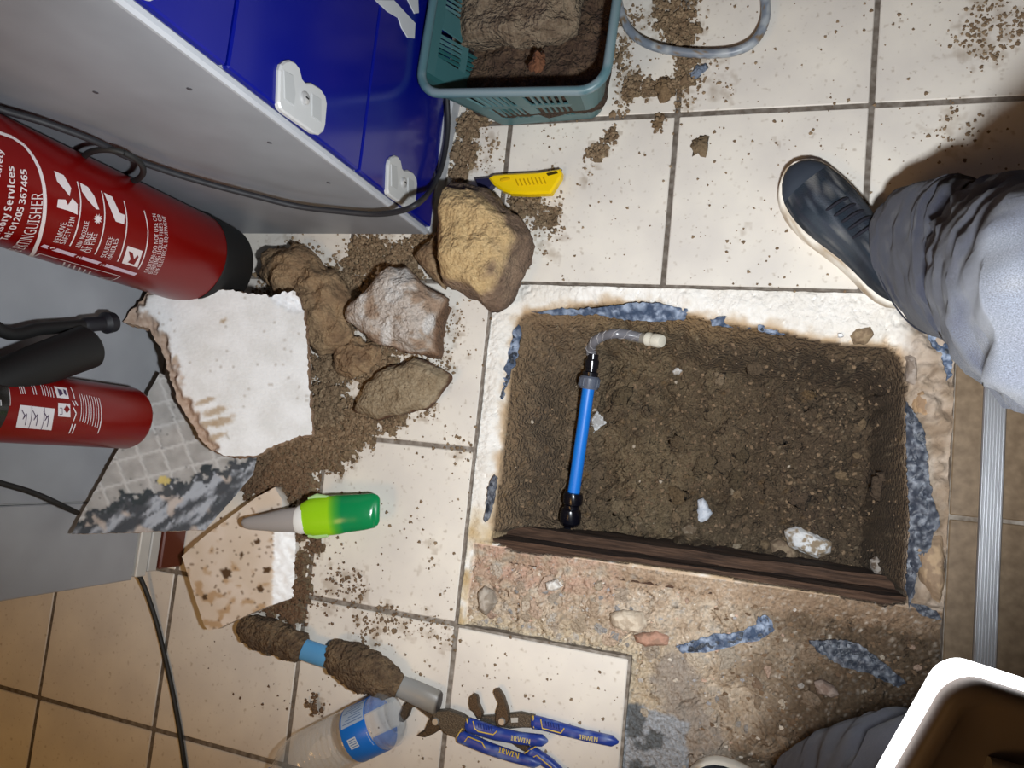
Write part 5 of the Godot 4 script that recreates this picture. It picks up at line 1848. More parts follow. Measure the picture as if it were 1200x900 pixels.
# ---------------------------------------------------------------- the crate
func build_basket() -> void:
	var HT := 0.17
	var f0 := at(490, 110, HT)
	var f1 := at(708, 106, HT)
	var g0 := at(580, 148, 0.004)
	var g1 := at(705, 138, 0.004)
	var back := (f1 - f0).cross(Vector3.UP).normalized()
	if back.z > 0: back = -back
	var ring := func(a: Vector3, b: Vector3, depth: float, rad: float) -> Array:
		var x := (b - a).normalized()
		var W := a.distance_to(b)
		var o := []
		for q in [[rad, rad, 180.0, 270.0], [W - rad, rad, 270.0, 360.0], [W - rad, depth - rad, 0.0, 90.0], [rad, depth - rad, 90.0, 180.0]]:
			for s in 7:
				var t := deg_to_rad(lerpf(q[2], q[3], s / 6.0))
				o.append(a + x * (q[0] + cos(t) * rad) + back * (q[1] + sin(t) * rad))
		return o
	var rim: Array = ring.call(f0, f1, 0.42, 0.045)
	var foot: Array = ring.call(g0, g1, 0.36, 0.025)
	var cr := thing("crate", "dark green plastic crate with slotted sides, filled with soil, beside the blue drawers", "crate", (g0 + g1) * 0.5 + back * 0.18)
	cr.position.y = 0.0
	var n := rim.size()
	var col := C(38, 82, 84)
	var P := func(s: float, v: float, ins: float) -> Vector3:
		var i := int(floorf(s)) % n
		var t := s - floorf(s)
		var a: Vector3 = (foot[i] as Vector3).lerp(foot[(i + 1) % n], t)
		var b: Vector3 = (rim[i] as Vector3).lerp(rim[(i + 1) % n], t)
		var p := a.lerp(b, v)
		var cen := (g0 + g1) * 0.5 + back * 0.18
		var d := Vector3(cen.x - p.x, 0, cen.z - p.z).normalized()
		return p + d * ins
	var patch := func(m: MB, s0: float, s1: float, v0: float, v1: float, sl: float) -> void:
		var T := 0.0032
		var a := [P.call(s0, v0, 0.0), P.call(s1, v0, 0.0), P.call(s1 + sl, v1, 0.0), P.call(s0 + sl, v1, 0.0)]
		var b := [P.call(s0, v0, T), P.call(s1, v0, T), P.call(s1 + sl, v1, T), P.call(s0 + sl, v1, T)]
		var k := MB.new()
		k.grp = -1
		k.col = mixc(col, C(84, 118, 122), 0.35 + n3(a[0], 16.0) * 1.3)
		k.quad(a[0], a[1], a[2], a[3]); k.quad(b[3], b[2], b[1], b[0])
		for e in 4:
			var j := (e + 1) % 4
			k.quad(a[e], b[e], b[j], a[j])
		m.add(k.orient())
	var m := MB.new()
	# corners are whole; each side has windows of slanted bars in two rows
	for s in n:
		var straight := s % 7 == 6
		if not straight:
			patch.call(m, s, s + 1.0, 0.0, 1.0, 0.0)
	var groups := [3, 2, 3, 2]
	var sides := [6, 13, 20, 27]
	var bars := []
	for si in 4:
		var s0: float = sides[si]
		var gn: int = 2 if si % 2 == 0 else 3
		for v in [[0.0, 0.2], [0.5, 0.58], [0.86, 1.0]]: patch.call(m, s0, s0 + 0.999, v[0], v[1], 0.0)
		for g in gn + 1:
			var x := s0 + (float(g) / gn) * 0.88
			patch.call(m, x, minf(x + 0.12, s0 + 0.999), 0.2, 0.86, 0.0)
		for g in gn:
			for row in [[0.2, 0.5], [0.58, 0.86]]:
				var w := (0.88 / gn - 0.12)
				for b in range(1, 6):
					var x := s0 + (float(g) / gn) * 0.88 + 0.12 + w * (b - 0.22) / 6.0
					var k := MB.new()
					patch.call(k, x, x + w * 0.075, row[0], row[1], 0.015)
					bars.append(k)
	obj("wall", m, M.crate, cr)
	for k in bars: obj("bar", k, M.crate, cr)
	var bt := MB.new()
	bt.grp = -1
	bt.col = col
	var cen := (g0 + g1) * 0.5 + back * 0.18
	for i in n:
		bt.tri(cen, foot[i], foot[(i + 1) % n])
	bt.orient(true)
	obj("bottom", bt, M.crate, cr)
	var rl := []
	for i in n + 1: rl.append(rim[i % n])
	rl.append(rim[1])
	var rm := tube(rl, 0.0085, 12, false, C(88, 122, 128))
	for i in rm.p.size(): rm.c[i] = mixc(C(80, 112, 120), C(122, 138, 144), sm(-0.2, 0.4, n3(rm.p[i], 26.0)))
	obj("rim", rm, M.crate, cr)
	# the soil in it
	var loop := PackedVector2Array()
	for i in n:
		var p: Vector3 = P.call(i, 0.45, 0.004)
		loop.append(Vector2(p.x, p.z))
	var sc := func(q: Vector2) -> Color:
		var v := Vector3(q.x, 0, q.y)
		return mixc(C(104, 84, 66), C(76, 58, 46), 0.5 + n3(v, 18.0) + n3(v, 70.0))
	var relief := func(q: Vector2) -> float:
		var v := Vector3(q.x, 0, q.y)
		return 0.012 * n3(v, 16.0) + 0.008 * n3(v, 50.0) + 0.005 * n3(v, 120.0)
	var so := obj("crate_soil", slab(loop, 0.006, func(q: Vector2) -> Vector3: return Vector3(q.x, 0.075, q.y), Vector3.DOWN, 0.03, sc, func(q: Vector2, t: float) -> Color: return C(80, 62, 48), relief), M.soil, self, cen + Vector3.UP * 0.05)
	tag(so, "dark loose soil filling the green plastic crate", "soil", "", "stuff")
	var lc := func(v: Vector3, up: float) -> Color:
		return mixc(C(150, 134, 114), C(116, 98, 80), 0.4 + n3(v, 24.0) + n3(v, 90.0) * 0.8)
	var lump := rock(V([538, -60, 680, -60, 682, 10, 675, 34, 657, 44, 627, 50, 603, 56, 585, 48, 566, 52, 541, 55, 536, 20]), 0.05, 0.10, 0.135, lc, 40.0, 0.86, 0.011)
	var lo := obj("soil_lump", lump, M.soil, self, Vector3(0.06, 0.07, -0.2))
	tag(lo, "large cracked grey-brown lump of dry soil on top of the crate", "clod")

# ---------------------------------------------------------------- pipes and hose
func build_pipes() -> void:
	var t := at(690, 452, -0.15)
	var b := at(672, 580, -0.185)
	var pp := thing("water_pipe", "bright blue plastic water pipe with dark couplings, laid across the left part of the pit", "pipe", b)
	obj("pipe", tube([t, t.lerp(b, 0.5), b], 0.0128, 24, true, C(24, 124, 226)), M.satin, pp)
	var up := axis_xf(t, t + (t - b))
	var lo := axis_xf(b, b + (b - t))
	var col := lathe([Vector2(0.012, -0.006), Vector2(0.019, -0.006), Vector2(0.0205, 0.0), Vector2(0.0215, 0.016), Vector2(0.0185, 0.02), Vector2(0.013, 0.02)], up, 40, C(92, 100, 116))
	for i in col.p.size():
		pass
	obj("collar", col, M.satin, pp)
	for k in 16:
		var a := TAU * k / 16
		obj("grip_rib", bxf(Vector3(0.0025, 0.017, 0.003), up * Transform3D(Basis(Vector3.UP, -a), Vector3(cos(a) * 0.0208, 0.007, sin(a) * 0.0208)), 0.0006, C(84, 92, 108)), M.satin, pp.get_node("collar"))
	obj("coupling", lathe([Vector2(0.011, 0.018), Vector2(0.0155, 0.018), Vector2(0.0165, 0.028), Vector2(0.0125, 0.03), Vector2(0.0125, 0.036), Vector2(0.0145, 0.037), Vector2(0.0145, 0.052), Vector2(0.0115, 0.056), Vector2(0.0115, 0.066), Vector2(0, 0.066)], up, 30, C(26, 26, 30)), M.gloss, pp)
	obj("end_coupling", lathe([Vector2(0.0125, -0.006), Vector2(0.019, -0.005), Vector2(0.0215, 0.004), Vector2(0.0205, 0.018), Vector2(0.0165, 0.022), Vector2(0.0165, 0.028), Vector2(0.021, 0.032), Vector2(0.0235, 0.044), Vector2(0.0225, 0.058), Vector2(0.016, 0.066), Vector2(0.011, 0.068), Vector2(0.010, 0.085), Vector2(0, 0.085)], lo, 12, C(20, 20, 23)), M.gloss, pp)
	var e: Vector3 = up * Vector3(0, 0.06, 0)
	var hp := [e]
	for q in [[692, 410], [697, 400], [707, 394], [720, 391], [736, 392], [752, 396]]:
		var h := -0.14
		for it in 10:
			var w := at(q[0], q[1], h)
			h = lerpf(h, maxf(-0.15, sub_h(w.x, w.z) + 0.016), 0.6)
		hp.append(at(q[0], q[1], h))
	var ho := thing("connector_hose", "short grey translucent hose bending from the blue pipe to the white capped stub", "hose", hp[3])
	obj("hose", tube(curve(hp, 6), 0.0098, 18, true, C(120, 120, 126)), M.gloss, ho)
	for k in 2:
		var w := []
		for i in 60:
			var f := i / 59.0 * (hp.size() - 1.01)
			var c := curve(hp, 6)
			var j := int(f * 6)
			var p: Vector3 = c[j]
			var d: Vector3 = (c[mini(j + 1, c.size() - 1)] - c[maxi(j - 1, 0)]).normalized()
			var x := d.cross(Vector3.UP).normalized()
			var a := i * 0.42 + k * PI
			w.append(p + (x * cos(a) + x.cross(d) * sin(a)) * 0.0101)
		obj("braid", tube(w, 0.0008, 5, true, C(170, 168, 170)), M.gloss, ho)
	var c0: Vector3 = hp[-1]
	var c1 := at(776, 400, c0.y + 0.025)
	var cs := thing("capped_stub", "white ribbed plastic cap on a pipe stub poking out of the pit's top wall", "pipe cap", c0)
	var cx := axis_xf(c0, c1)
	var cl := c0.distance_to(c1)
	obj("stub", lathe([Vector2(0, -0.03), Vector2(0.0105, -0.03), Vector2(0.0105, cl * 0.4), Vector2(0, cl * 0.4)], cx, 24, C(150, 146, 138)), M.satin, cs)
	obj("cap", lathe([Vector2(0.0105, cl * 0.3), Vector2(0.0135, cl * 0.3), Vector2(0.0135, cl * 0.45), Vector2(0.012, cl * 0.5), Vector2(0.012, cl * 0.6), Vector2(0.0135, cl * 0.64), Vector2(0.0135, cl * 0.9), Vector2(0.0115, cl), Vector2(0.004, cl + 0.001), Vector2(0, cl + 0.001)], cx, 28, C(226, 222, 208)), M.satin, cs)
	# the hose loop at the top
	var hq := []
	for q in [[716, -60, 0.03], [719, -25, 0.028], [724, 0, 0.026], [731, 24, 0.024], [745, 43, 0.022], [768, 55, 0.022], [800, 61, 0.022], [832, 63, 0.022], [862, 60, 0.024], [884, 48, 0.026], [896, 26, 0.03], [897, 2, 0.034], [890, -25, 0.04], [875, -60, 0.045]]:
		hq.append(at(q[0], q[1], q[2]))
	var hc := curve(hq, 6)
	var hm := tube(hc, 0.0082, 16, true)
	for i in hm.p.size():
		hm.c[i] = mixc(C(116, 124, 136), C(156, 162, 168), sm(-0.1, 0.3, n3(hm.p[i], 40.0)))
		if n3(hm.p[i], 60.0) > 0.4: hm.c[i] = C(120, 102, 80)
	var hl := obj("hose_loop", hm, M.satin, self, at(805, 60, 0.0))
	tag(hl, "grey-blue flexible hose bent in a loop on the tiles, right of the green crate", "hose")

# ---------------------------------------------------------------- tools
func build_tools() -> void:
	# knife
	var kn := thing("utility_knife", "bright yellow utility knife handle with ridged grip lying above the big yellow rock", "knife", at(615, 213))
	obj("handle", plate(px_pts([572, 208, 578, 204, 590, 203, 630, 201, 656, 197, 658, 201, 657, 207, 645, 226, 618, 227, 597, 226, 587, 222, 577, 215], 0.028), 0.018, C(238, 200, 10), 0.004), M.satin, kn)
	for k in 8:
		var x := 606 + k * 4.6
		obj("grip_ridge", bxf(Vector3(0.0022, 0.003, 0.016), Transform3D(Basis(Vector3.UP, 0.5), at(x, 214 - k * 0.35, 0.0285)), 0.0008, C(196, 158, 6)), M.satin, kn)
	obj("slider", bxf(Vector3(0.02, 0.004, 0.006), Transform3D(Basis(Vector3.UP, 0.15), at(592, 210, 0.029)), 0.0015, C(206, 168, 8)), M.satin, kn)
	obj("hang_hole", plate(px_pts([640, 203, 652, 200, 654, 203, 642, 206], 0.0285), 0.002, C(60, 48, 8)), M.satin, kn)
	obj("tip", plate(px_pts([556, 209, 574, 207, 579, 215, 574, 221, 560, 220], 0.024), 0.014, C(34, 36, 62), 0.003), M.satin, kn)
	# sealant tube
	var tu := thing("sealant_tube", "green squeezable sealant tube with a grey nozzle cap, resting on the tile shard", "tube", at(400, 602, 0.0))
	var g1 := C(150, 205, 30)
	var g2 := C(20, 128, 74)
	obj("body", run(dense([[357, 608, 0.072, 19, 0.017, g1], [366, 606, 0.070, 22, 0.018, g1], [388, 604, 0.066, 23, 0.018, g1], [396, 603, 0.065, 23, 0.0175, mixc(g1, g2, 0.6)], [404, 602, 0.063, 22, 0.017, g2], [425, 600, 0.056, 21, 0.014, g2], [438, 598, 0.05, 20, 0.011, g2], [443, 598, 0.049, 17, 0.006, g2], [445, 598, 0.048, 13, 0.003, g2]], 3), 28, 0.0), M.tube, tu)
	for s in [-1, 1]:
		obj("shoulder_tab", run([[362, 606 + s * 21.5, 0.07, 2.2, 0.004, C(176, 214, 150)], [372, 605 + s * 23.5, 0.07, 3.5, 0.004, C(176, 214, 150)], [384, 605 + s * 22.5, 0.07, 2.0, 0.004, C(176, 214, 150)]], 10), M.tube, tu)
	obj("collar", run([[349, 609, 0.0735, 15.5, 0.0165], [352, 609, 0.0735, 17, 0.018], [358, 608, 0.072, 17, 0.018]], 24), M.white, tu)
	obj("nozzle_cap", run(dense([[284, 614, 0.084, 3, 0.003, C(150, 146, 144)], [286, 613, 0.084, 5.5, 0.006, C(158, 154, 152)], [292, 613, 0.083, 7.5, 0.008, C(158, 154, 152)], [310, 612, 0.08, 10, 0.0115, C(158, 154, 152)], [322, 611, 0.078, 12, 0.0135, C(158, 154, 152)], [332, 610, 0.076, 13.5, 0.015, C(158, 154, 152)], [350, 609, 0.073, 15, 0.016, C(158, 154, 152)]], 2), 24, 0.0), M.satin, tu)
	# mud-covered fitting
	var mud := func(a: Array, sd: float) -> MB:
		var m := run(dense(a, 6), 28, 0.006, 38.0)
		for i in m.p.size(): m.c[i] = mixc(C(136, 114, 88), C(98, 80, 62), 0.5 + n3(m.p[i], 30.0) + n3(m.p[i], 110.0) * 0.7)
		return m
	var mp := thing("muddy_pipe_fitting", "mud-caked pipe coupling with a short blue pipe between its two muddy lumps", "pipe fitting", at(390, 775))
	obj("mud_lump", mud.call([[284, 733, 0.022, 10, 0.014], [290, 736, 0.024, 16, 0.02], [305, 742, 0.026, 19, 0.025], [322, 748, 0.027, 19, 0.026], [326, 750, 0.026, 16.5, 0.022], [332, 752, 0.027, 19, 0.025], [350, 759, 0.026, 18, 0.024], [356, 762, 0.025, 13, 0.017]], 1.0), M.soil, mp)
	obj("blue_pipe", run([[345, 757, 0.025, 12.5, 0.0135, C(92, 158, 206)], [370, 766, 0.025, 12.5, 0.0135, C(86, 150, 200)], [395, 774, 0.025, 12.5, 0.0135, C(92, 158, 206)]], 24), M.satin, mp)
	obj("mud_lump", mud.call([[386, 768, 0.025, 14, 0.016], [394, 770, 0.027, 20, 0.026], [412, 778, 0.03, 24, 0.03], [435, 789, 0.031, 25, 0.031], [455, 799, 0.027, 21, 0.027], [468, 806, 0.022, 13, 0.016]], 2.0), M.soil, mp)
	obj("pipe_end", run([[462, 801, 0.02, 12, 0.014, C(150, 152, 152)], [488, 812, 0.018, 13.5, 0.015, C(142, 142, 140)], [512, 823, 0.017, 14, 0.015, C(132, 128, 122)], [515, 824, 0.017, 12, 0.013, C(70, 66, 62)]], 24, 0.0015, 60.0), M.satin, mp)
	# bottle
	var p0 := at(463, 838, 0.045)
	var p1 := at(330, 903, 0.047)
	var bd := (p1 - p0).normalized()
	var bx := axis_xf(p0, p1)
	var bo := thing("water_bottle", "clear empty plastic water bottle with a blue label lying at the bottom edge", "bottle", Vector3(p0.x, 0, p0.z))
	var R := 0.05
	var prof := [Vector2(0, 0.012), Vector2(0.02, 0.008), Vector2(0.034, 0.0), Vector2(0.042, 0.003), Vector2(R, 0.012), Vector2(R, 0.02), Vector2(R - 0.002, 0.023), Vector2(R, 0.026)]
	prof += [Vector2(R, 0.03), Vector2(R - 0.0008, 0.032), Vector2(R - 0.0008, 0.088), Vector2(R, 0.09)]
	var yy := 0.094
	for k in 8:
		prof += [Vector2(R, yy), Vector2(R - 0.003, yy + 0.005), Vector2(R, yy + 0.010)]
		yy += 0.012
	prof += [Vector2(R, yy + 0.01), Vector2(R - 0.002, yy + 0.03), Vector2(R - 0.009, yy + 0.055), Vector2(0.028, yy + 0.075), Vector2(0.015, yy + 0.09), Vector2(0.013, yy + 0.1), Vector2(0.013, yy + 0.118)]
	obj("body", lathe(prof, bx, 64), M.clear, bo)
	obj("cap", lathe([Vector2(0, yy + 0.122), Vector2(0.013, yy + 0.122), Vector2(0.0155, yy + 0.119), Vector2(0.0155, yy + 0.104), Vector2(0.0135, yy + 0.104)], bx, 28, C(40, 110, 200)), M.satin, bo)
	var lb := obj("label", lathe([Vector2(R + 0.0003, 0.032), Vector2(R + 0.0006, 0.033), Vector2(R + 0.0006, 0.087), Vector2(R + 0.0003, 0.088)], bx, 64, C(24, 116, 214)), M.label, bo)
	# its print: a pale block with text lines and a small white box
	var cam_dir := (EYE - p0).normalized()
	var lx := bx.basis.inverse() * (cam_dir - bd * cam_dir.dot(bd)).normalized()
	var a0 := atan2(lx.z, lx.x)
	var pm := MB.new()
	var wrap := func(y0: float, y1: float, d0: float, d1: float, col: Color, r: float) -> void:
		pm.col = col
		for k in 10:
			var t0 := a0 + lerpf(d0, d1, k / 10.0)
			var t1 := a0 + lerpf(d0, d1, (k + 1) / 10.0)
			pm.quad(bx * Vector3(cos(t0) * r, y0, sin(t0) * r), bx * Vector3(cos(t1) * r, y0, sin(t1) * r), bx * Vector3(cos(t1) * r, y1, sin(t1) * r), bx * Vector3(cos(t0) * r, y1, sin(t0) * r))
	var sg := 1.0 if (bx.basis * Vector3(-sin(a0), 0, cos(a0))).z < 0.0 else -1.0
	wrap.call(0.034, 0.084, sg * 0.35, sg * 1.2, C(170, 190, 214), R + 0.0009)
	for k in 7: wrap.call(0.037 + (k % 3) * 0.002, 0.08 - (k * 5 % 4) * 0.006, sg * (0.45 + k * 0.1), sg * (0.48 + k * 0.1), C(90, 120, 170), R + 0.0012)
	wrap.call(0.06, 0.078, -sg * 0.05, -sg * 0.42, C(196, 208, 220), R + 0.0009)
	for k in 4: wrap.call(0.062, 0.076, -sg * (0.1 + k * 0.08), -sg * (0.13 + k * 0.08), C(80, 120, 176), R + 0.0012)
	for k in 9: wrap.call(0.0345, 0.0365, -sg * (0.1 + k * 0.06), -sg * (0.13 + k * 0.06), C(200, 214, 228), R + 0.0009)
	for i in range(0, pm.p.size(), 3):
		var mid := (pm.p[i] + pm.p[i + 1] + pm.p[i + 2]) / 3.0
		var q := p0 + bd * (mid - p0).dot(bd)
		if (pm.p[i + 1] - pm.p[i]).cross(pm.p[i + 2] - pm.p[i]).dot(mid - q) < 0.0:
			var t := pm.p[i + 1]; pm.p[i + 1] = pm.p[i + 2]; pm.p[i + 2] = t
	obj("label_print", pm, M.print, lb)
	# pliers
	var Q := func(a: Array) -> Array:
		var r := []
		for i in range(0, a.size(), 2): r.append(a[i] / 4.286 + 460.0); r.append(a[i + 1] / 4.286 + 790.0)
		return r
	var met := C(132, 124, 114)
	var dark := C(112, 98, 84)
	var flat := func(a: Array, h: float, th: float, col: Color, b: float) -> MB: return plate(px_pts(Q.call(a), h), th, col, b)
	var grip := func(a: Array, h: float, w0: float, w1: float) -> MB:
		var r := []
		var n := a.size() / 2
		for i in n:
			var t := float(i) / (n - 1)
			var q: Array = Q.call([a[i * 2], a[i * 2 + 1]])
			r.append([q[0], q[1], h, lerpf(w0, w1, t) / 4.286, 0.0085, C(34, 62, 150)])
		r = dense(r, 5)
		for i in r.size():
			var f := float(i) / (r.size() - 1)
			r[i][3] *= minf(1.0, minf(0.6 + f * 8.0, 0.25 + sqrt((1.0 - f) * 14.0)))
			r[i][4] *= minf(1.0, minf(0.7 + f * 8.0, 0.25 + sqrt((1.0 - f) * 14.0)))
		var m := run(r, 18, 0.0, 40.0, true, 0.75)
		for i in m.p.size():
			m.c[i] = mixc(m.c[i], C(150, 164, 196), sm(0.15, 0.5, n3(m.p[i], 50.0) + n3(m.p[i], 160.0) * 0.5) * 0.6)
		return m
	var yline := func(a: Array, h: float) -> MB:
		var r := []
		for v in px_pts(Q.call(a), h): r.append(v)
		return tube(r, 0.0012, 6, true, C(224, 190, 80))
	var wordmark := func(x0: float, y0: float, x1: float, y1: float, h: float, col: Color) -> MB:
		var T := text_tris("IRWIN", true)
		var q: Array = Q.call([x0, y0, x1, y1])
		var a := at(q[0], q[1], h)
		var b := at(q[2], q[3], h)
		var u := b - a
		var s: float = u.length() / (T[3].x - T[2].x)
		u = u.normalized()
		var up := u.cross(Vector3.DOWN).normalized()
		if up.z > 0.0: up = -up
		up = -up if y0 > 9000 else up
		var m := MB.new()
		m.col = col
		for k in T[1]:
			var v: Vector3 = T[0][k]
			m.p.append(a + u * (v.x - T[2].x) * s + up * (v.y - T[2].y) * s)
			m.c.append(col)
		for k in m.p.size() / 3: m.g.append(0)
		return m.orient(true)
	var pl := thing("water_pump_pliers", "left pair of blue-handled water pump pliers with open muddy jaws touching the pipe end", "pliers", at(560, 855))
	obj("jaw", flat.call([38, 238, 34, 205, 58, 150, 88, 124, 126, 126, 170, 165, 215, 200, 190, 228, 150, 195, 112, 165, 90, 175, 76, 215, 52, 244], 0.02, 0.009, dark, 0.002), M.dull_steel, pl)
	obj("adjusting_slot", flat.call([140, 150, 185, 188, 180, 198, 133, 160], 0.0206, 0.001, C(40, 38, 36), 0.0), M.matt, pl)
	obj("jaw", flat.call([120, 312, 135, 296, 160, 282, 176, 240, 196, 214, 226, 205, 250, 250, 232, 285, 205, 302, 160, 320], 0.016, 0.009, dark, 0.002), M.dull_steel, pl)
	obj("head", flat.call([196, 200, 225, 184, 280, 180, 340, 200, 372, 220, 385, 268, 345, 300, 325, 325, 262, 300, 236, 270, 214, 250], 0.023, 0.011, met, 0.002), M.dull_steel, pl)
	var pv: Array = Q.call([216, 238])
	obj("pivot", lathe([Vector2(0, 0.003), Vector2(0.0055, 0.003), Vector2(0.0065, 0.0015), Vector2(0.0068, -0.004)], Transform3D(Basis(), at(pv[0], pv[1], 0.0235)), 24), M.steel, pl)
	var h1 := obj("handle", grip.call([370, 250, 430, 268, 520, 298, 640, 322, 780, 336], 0.024, 36, 27), M.satin, pl)
	obj("yellow_line", yline.call([372, 222, 382, 276], 0.031), M.satin, h1)
	obj("yellow_line", yline.call([404, 236, 412, 272, 430, 288, 506, 304, 524, 286], 0.0325), M.satin, h1)
	for k in 6: obj("grip_ridge", bxf(Vector3(0.002, 0.003, 0.009), Transform3D(Basis(Vector3.UP, 0.3), at(Q.call([432 + k * 13, 258 + k * 3.4])[0], Q.call([432 + k * 13, 258 + k * 3.4])[1], 0.032)), 0.0008, C(26, 48, 120)), M.satin, h1)
	obj("lettering", wordmark.call(594, 332, 690, 352, 0.0328, C(206, 190, 120)), M.print, h1)
	var h2 := obj("handle", grip.call([330, 305, 380, 328, 480, 372, 600, 412, 745, 452], 0.016, 34, 25), M.satin, pl)
	obj("yellow_line", yline.call([350, 272, 322, 318], 0.0225), M.satin, h2)
	obj("yellow_line", yline.call([362, 340, 380, 314, 448, 342, 466, 372], 0.0245), M.satin, h2)
	obj("lettering", wordmark.call(532, 392, 632, 425, 0.0248, C(206, 180, 60)), M.print, h2)
	var pr := thing("water_pump_pliers", "right pair of blue-handled water pump pliers lying partly under the left pair", "pliers", at(640, 850))
	obj("jaw", flat.call([380, 150, 384, 118, 404, 100, 424, 108, 432, 150, 452, 196, 446, 225, 428, 228, 404, 192, 388, 180], 0.015, 0.009, C(124, 106, 88), 0.002), M.dull_steel, pr)
	obj("jaw", flat.call([505, 92, 512, 76, 530, 74, 556, 112, 580, 185, 586, 232, 562, 266, 522, 262, 512, 230, 518, 185, 530, 150, 516, 120], 0.018, 0.01, C(124, 106, 88), 0.002), M.dull_steel, pr)
	obj("shank", flat.call([438, 212, 510, 208, 590, 198, 640, 192, 712, 208, 716, 272, 650, 270, 590, 276, 510, 262, 444, 240], 0.012, 0.009, met, 0.0015), M.dull_steel, pr)
	obj("adjusting_slot", flat.call([594, 220, 630, 218, 630, 242, 596, 244], 0.0124, 0.001, C(190, 186, 178), 0.0), M.matt, pr)
	pv = Q.call([549, 238])
	obj("pivot", lathe([Vector2(0, 0.003), Vector2(0.0055, 0.003), Vector2(0.0065, 0.0015), Vector2(0.0068, -0.004)], Transform3D(Basis(), at(pv[0], pv[1], 0.0185)), 24), M.steel, pr)
	var h3 := obj("handle", grip.call([700, 238, 760, 250, 860, 278, 980, 310, 1135, 342], 0.010, 33, 25), M.satin, pr)
	obj("yellow_line", yline.call([706, 208, 710, 270], 0.017), M.satin, h3)
	obj("yellow_line", yline.call([744, 226, 752, 272, 846, 296, 862, 272], 0.0185), M.satin, h3)
	for k in 6: obj("grip_ridge", bxf(Vector3(0.002, 0.003, 0.009), Transform3D(Basis(Vector3.UP, 0.3), at(Q.call([770 + k * 13, 248 + k * 3.4])[0], Q.call([770 + k * 13, 248 + k * 3.4])[1], 0.018)), 0.0008, C(26, 48, 120)), M.satin, h3)
	obj("lettering", wordmark.call(938, 326, 1030, 342, 0.0188, C(206, 190, 120)), M.print, h3)
	obj("lever", flat.call([560, 300, 600, 320, 690, 370, 680, 400, 650, 385, 590, 345], 0.008, 0.006, dark, 0.0015), M.dull_steel, pr)
	var h4 := obj("handle", grip.call([680, 385, 730, 410, 790, 450, 850, 505, 920, 580], 0.009, 32, 24), M.satin, pr)
	obj("yellow_line", yline.call([722, 362, 662, 398], 0.0155), M.satin, h4)
	obj("yellow_line", yline.call([704, 420, 724, 408, 800, 470], 0.017), M.satin, h4)

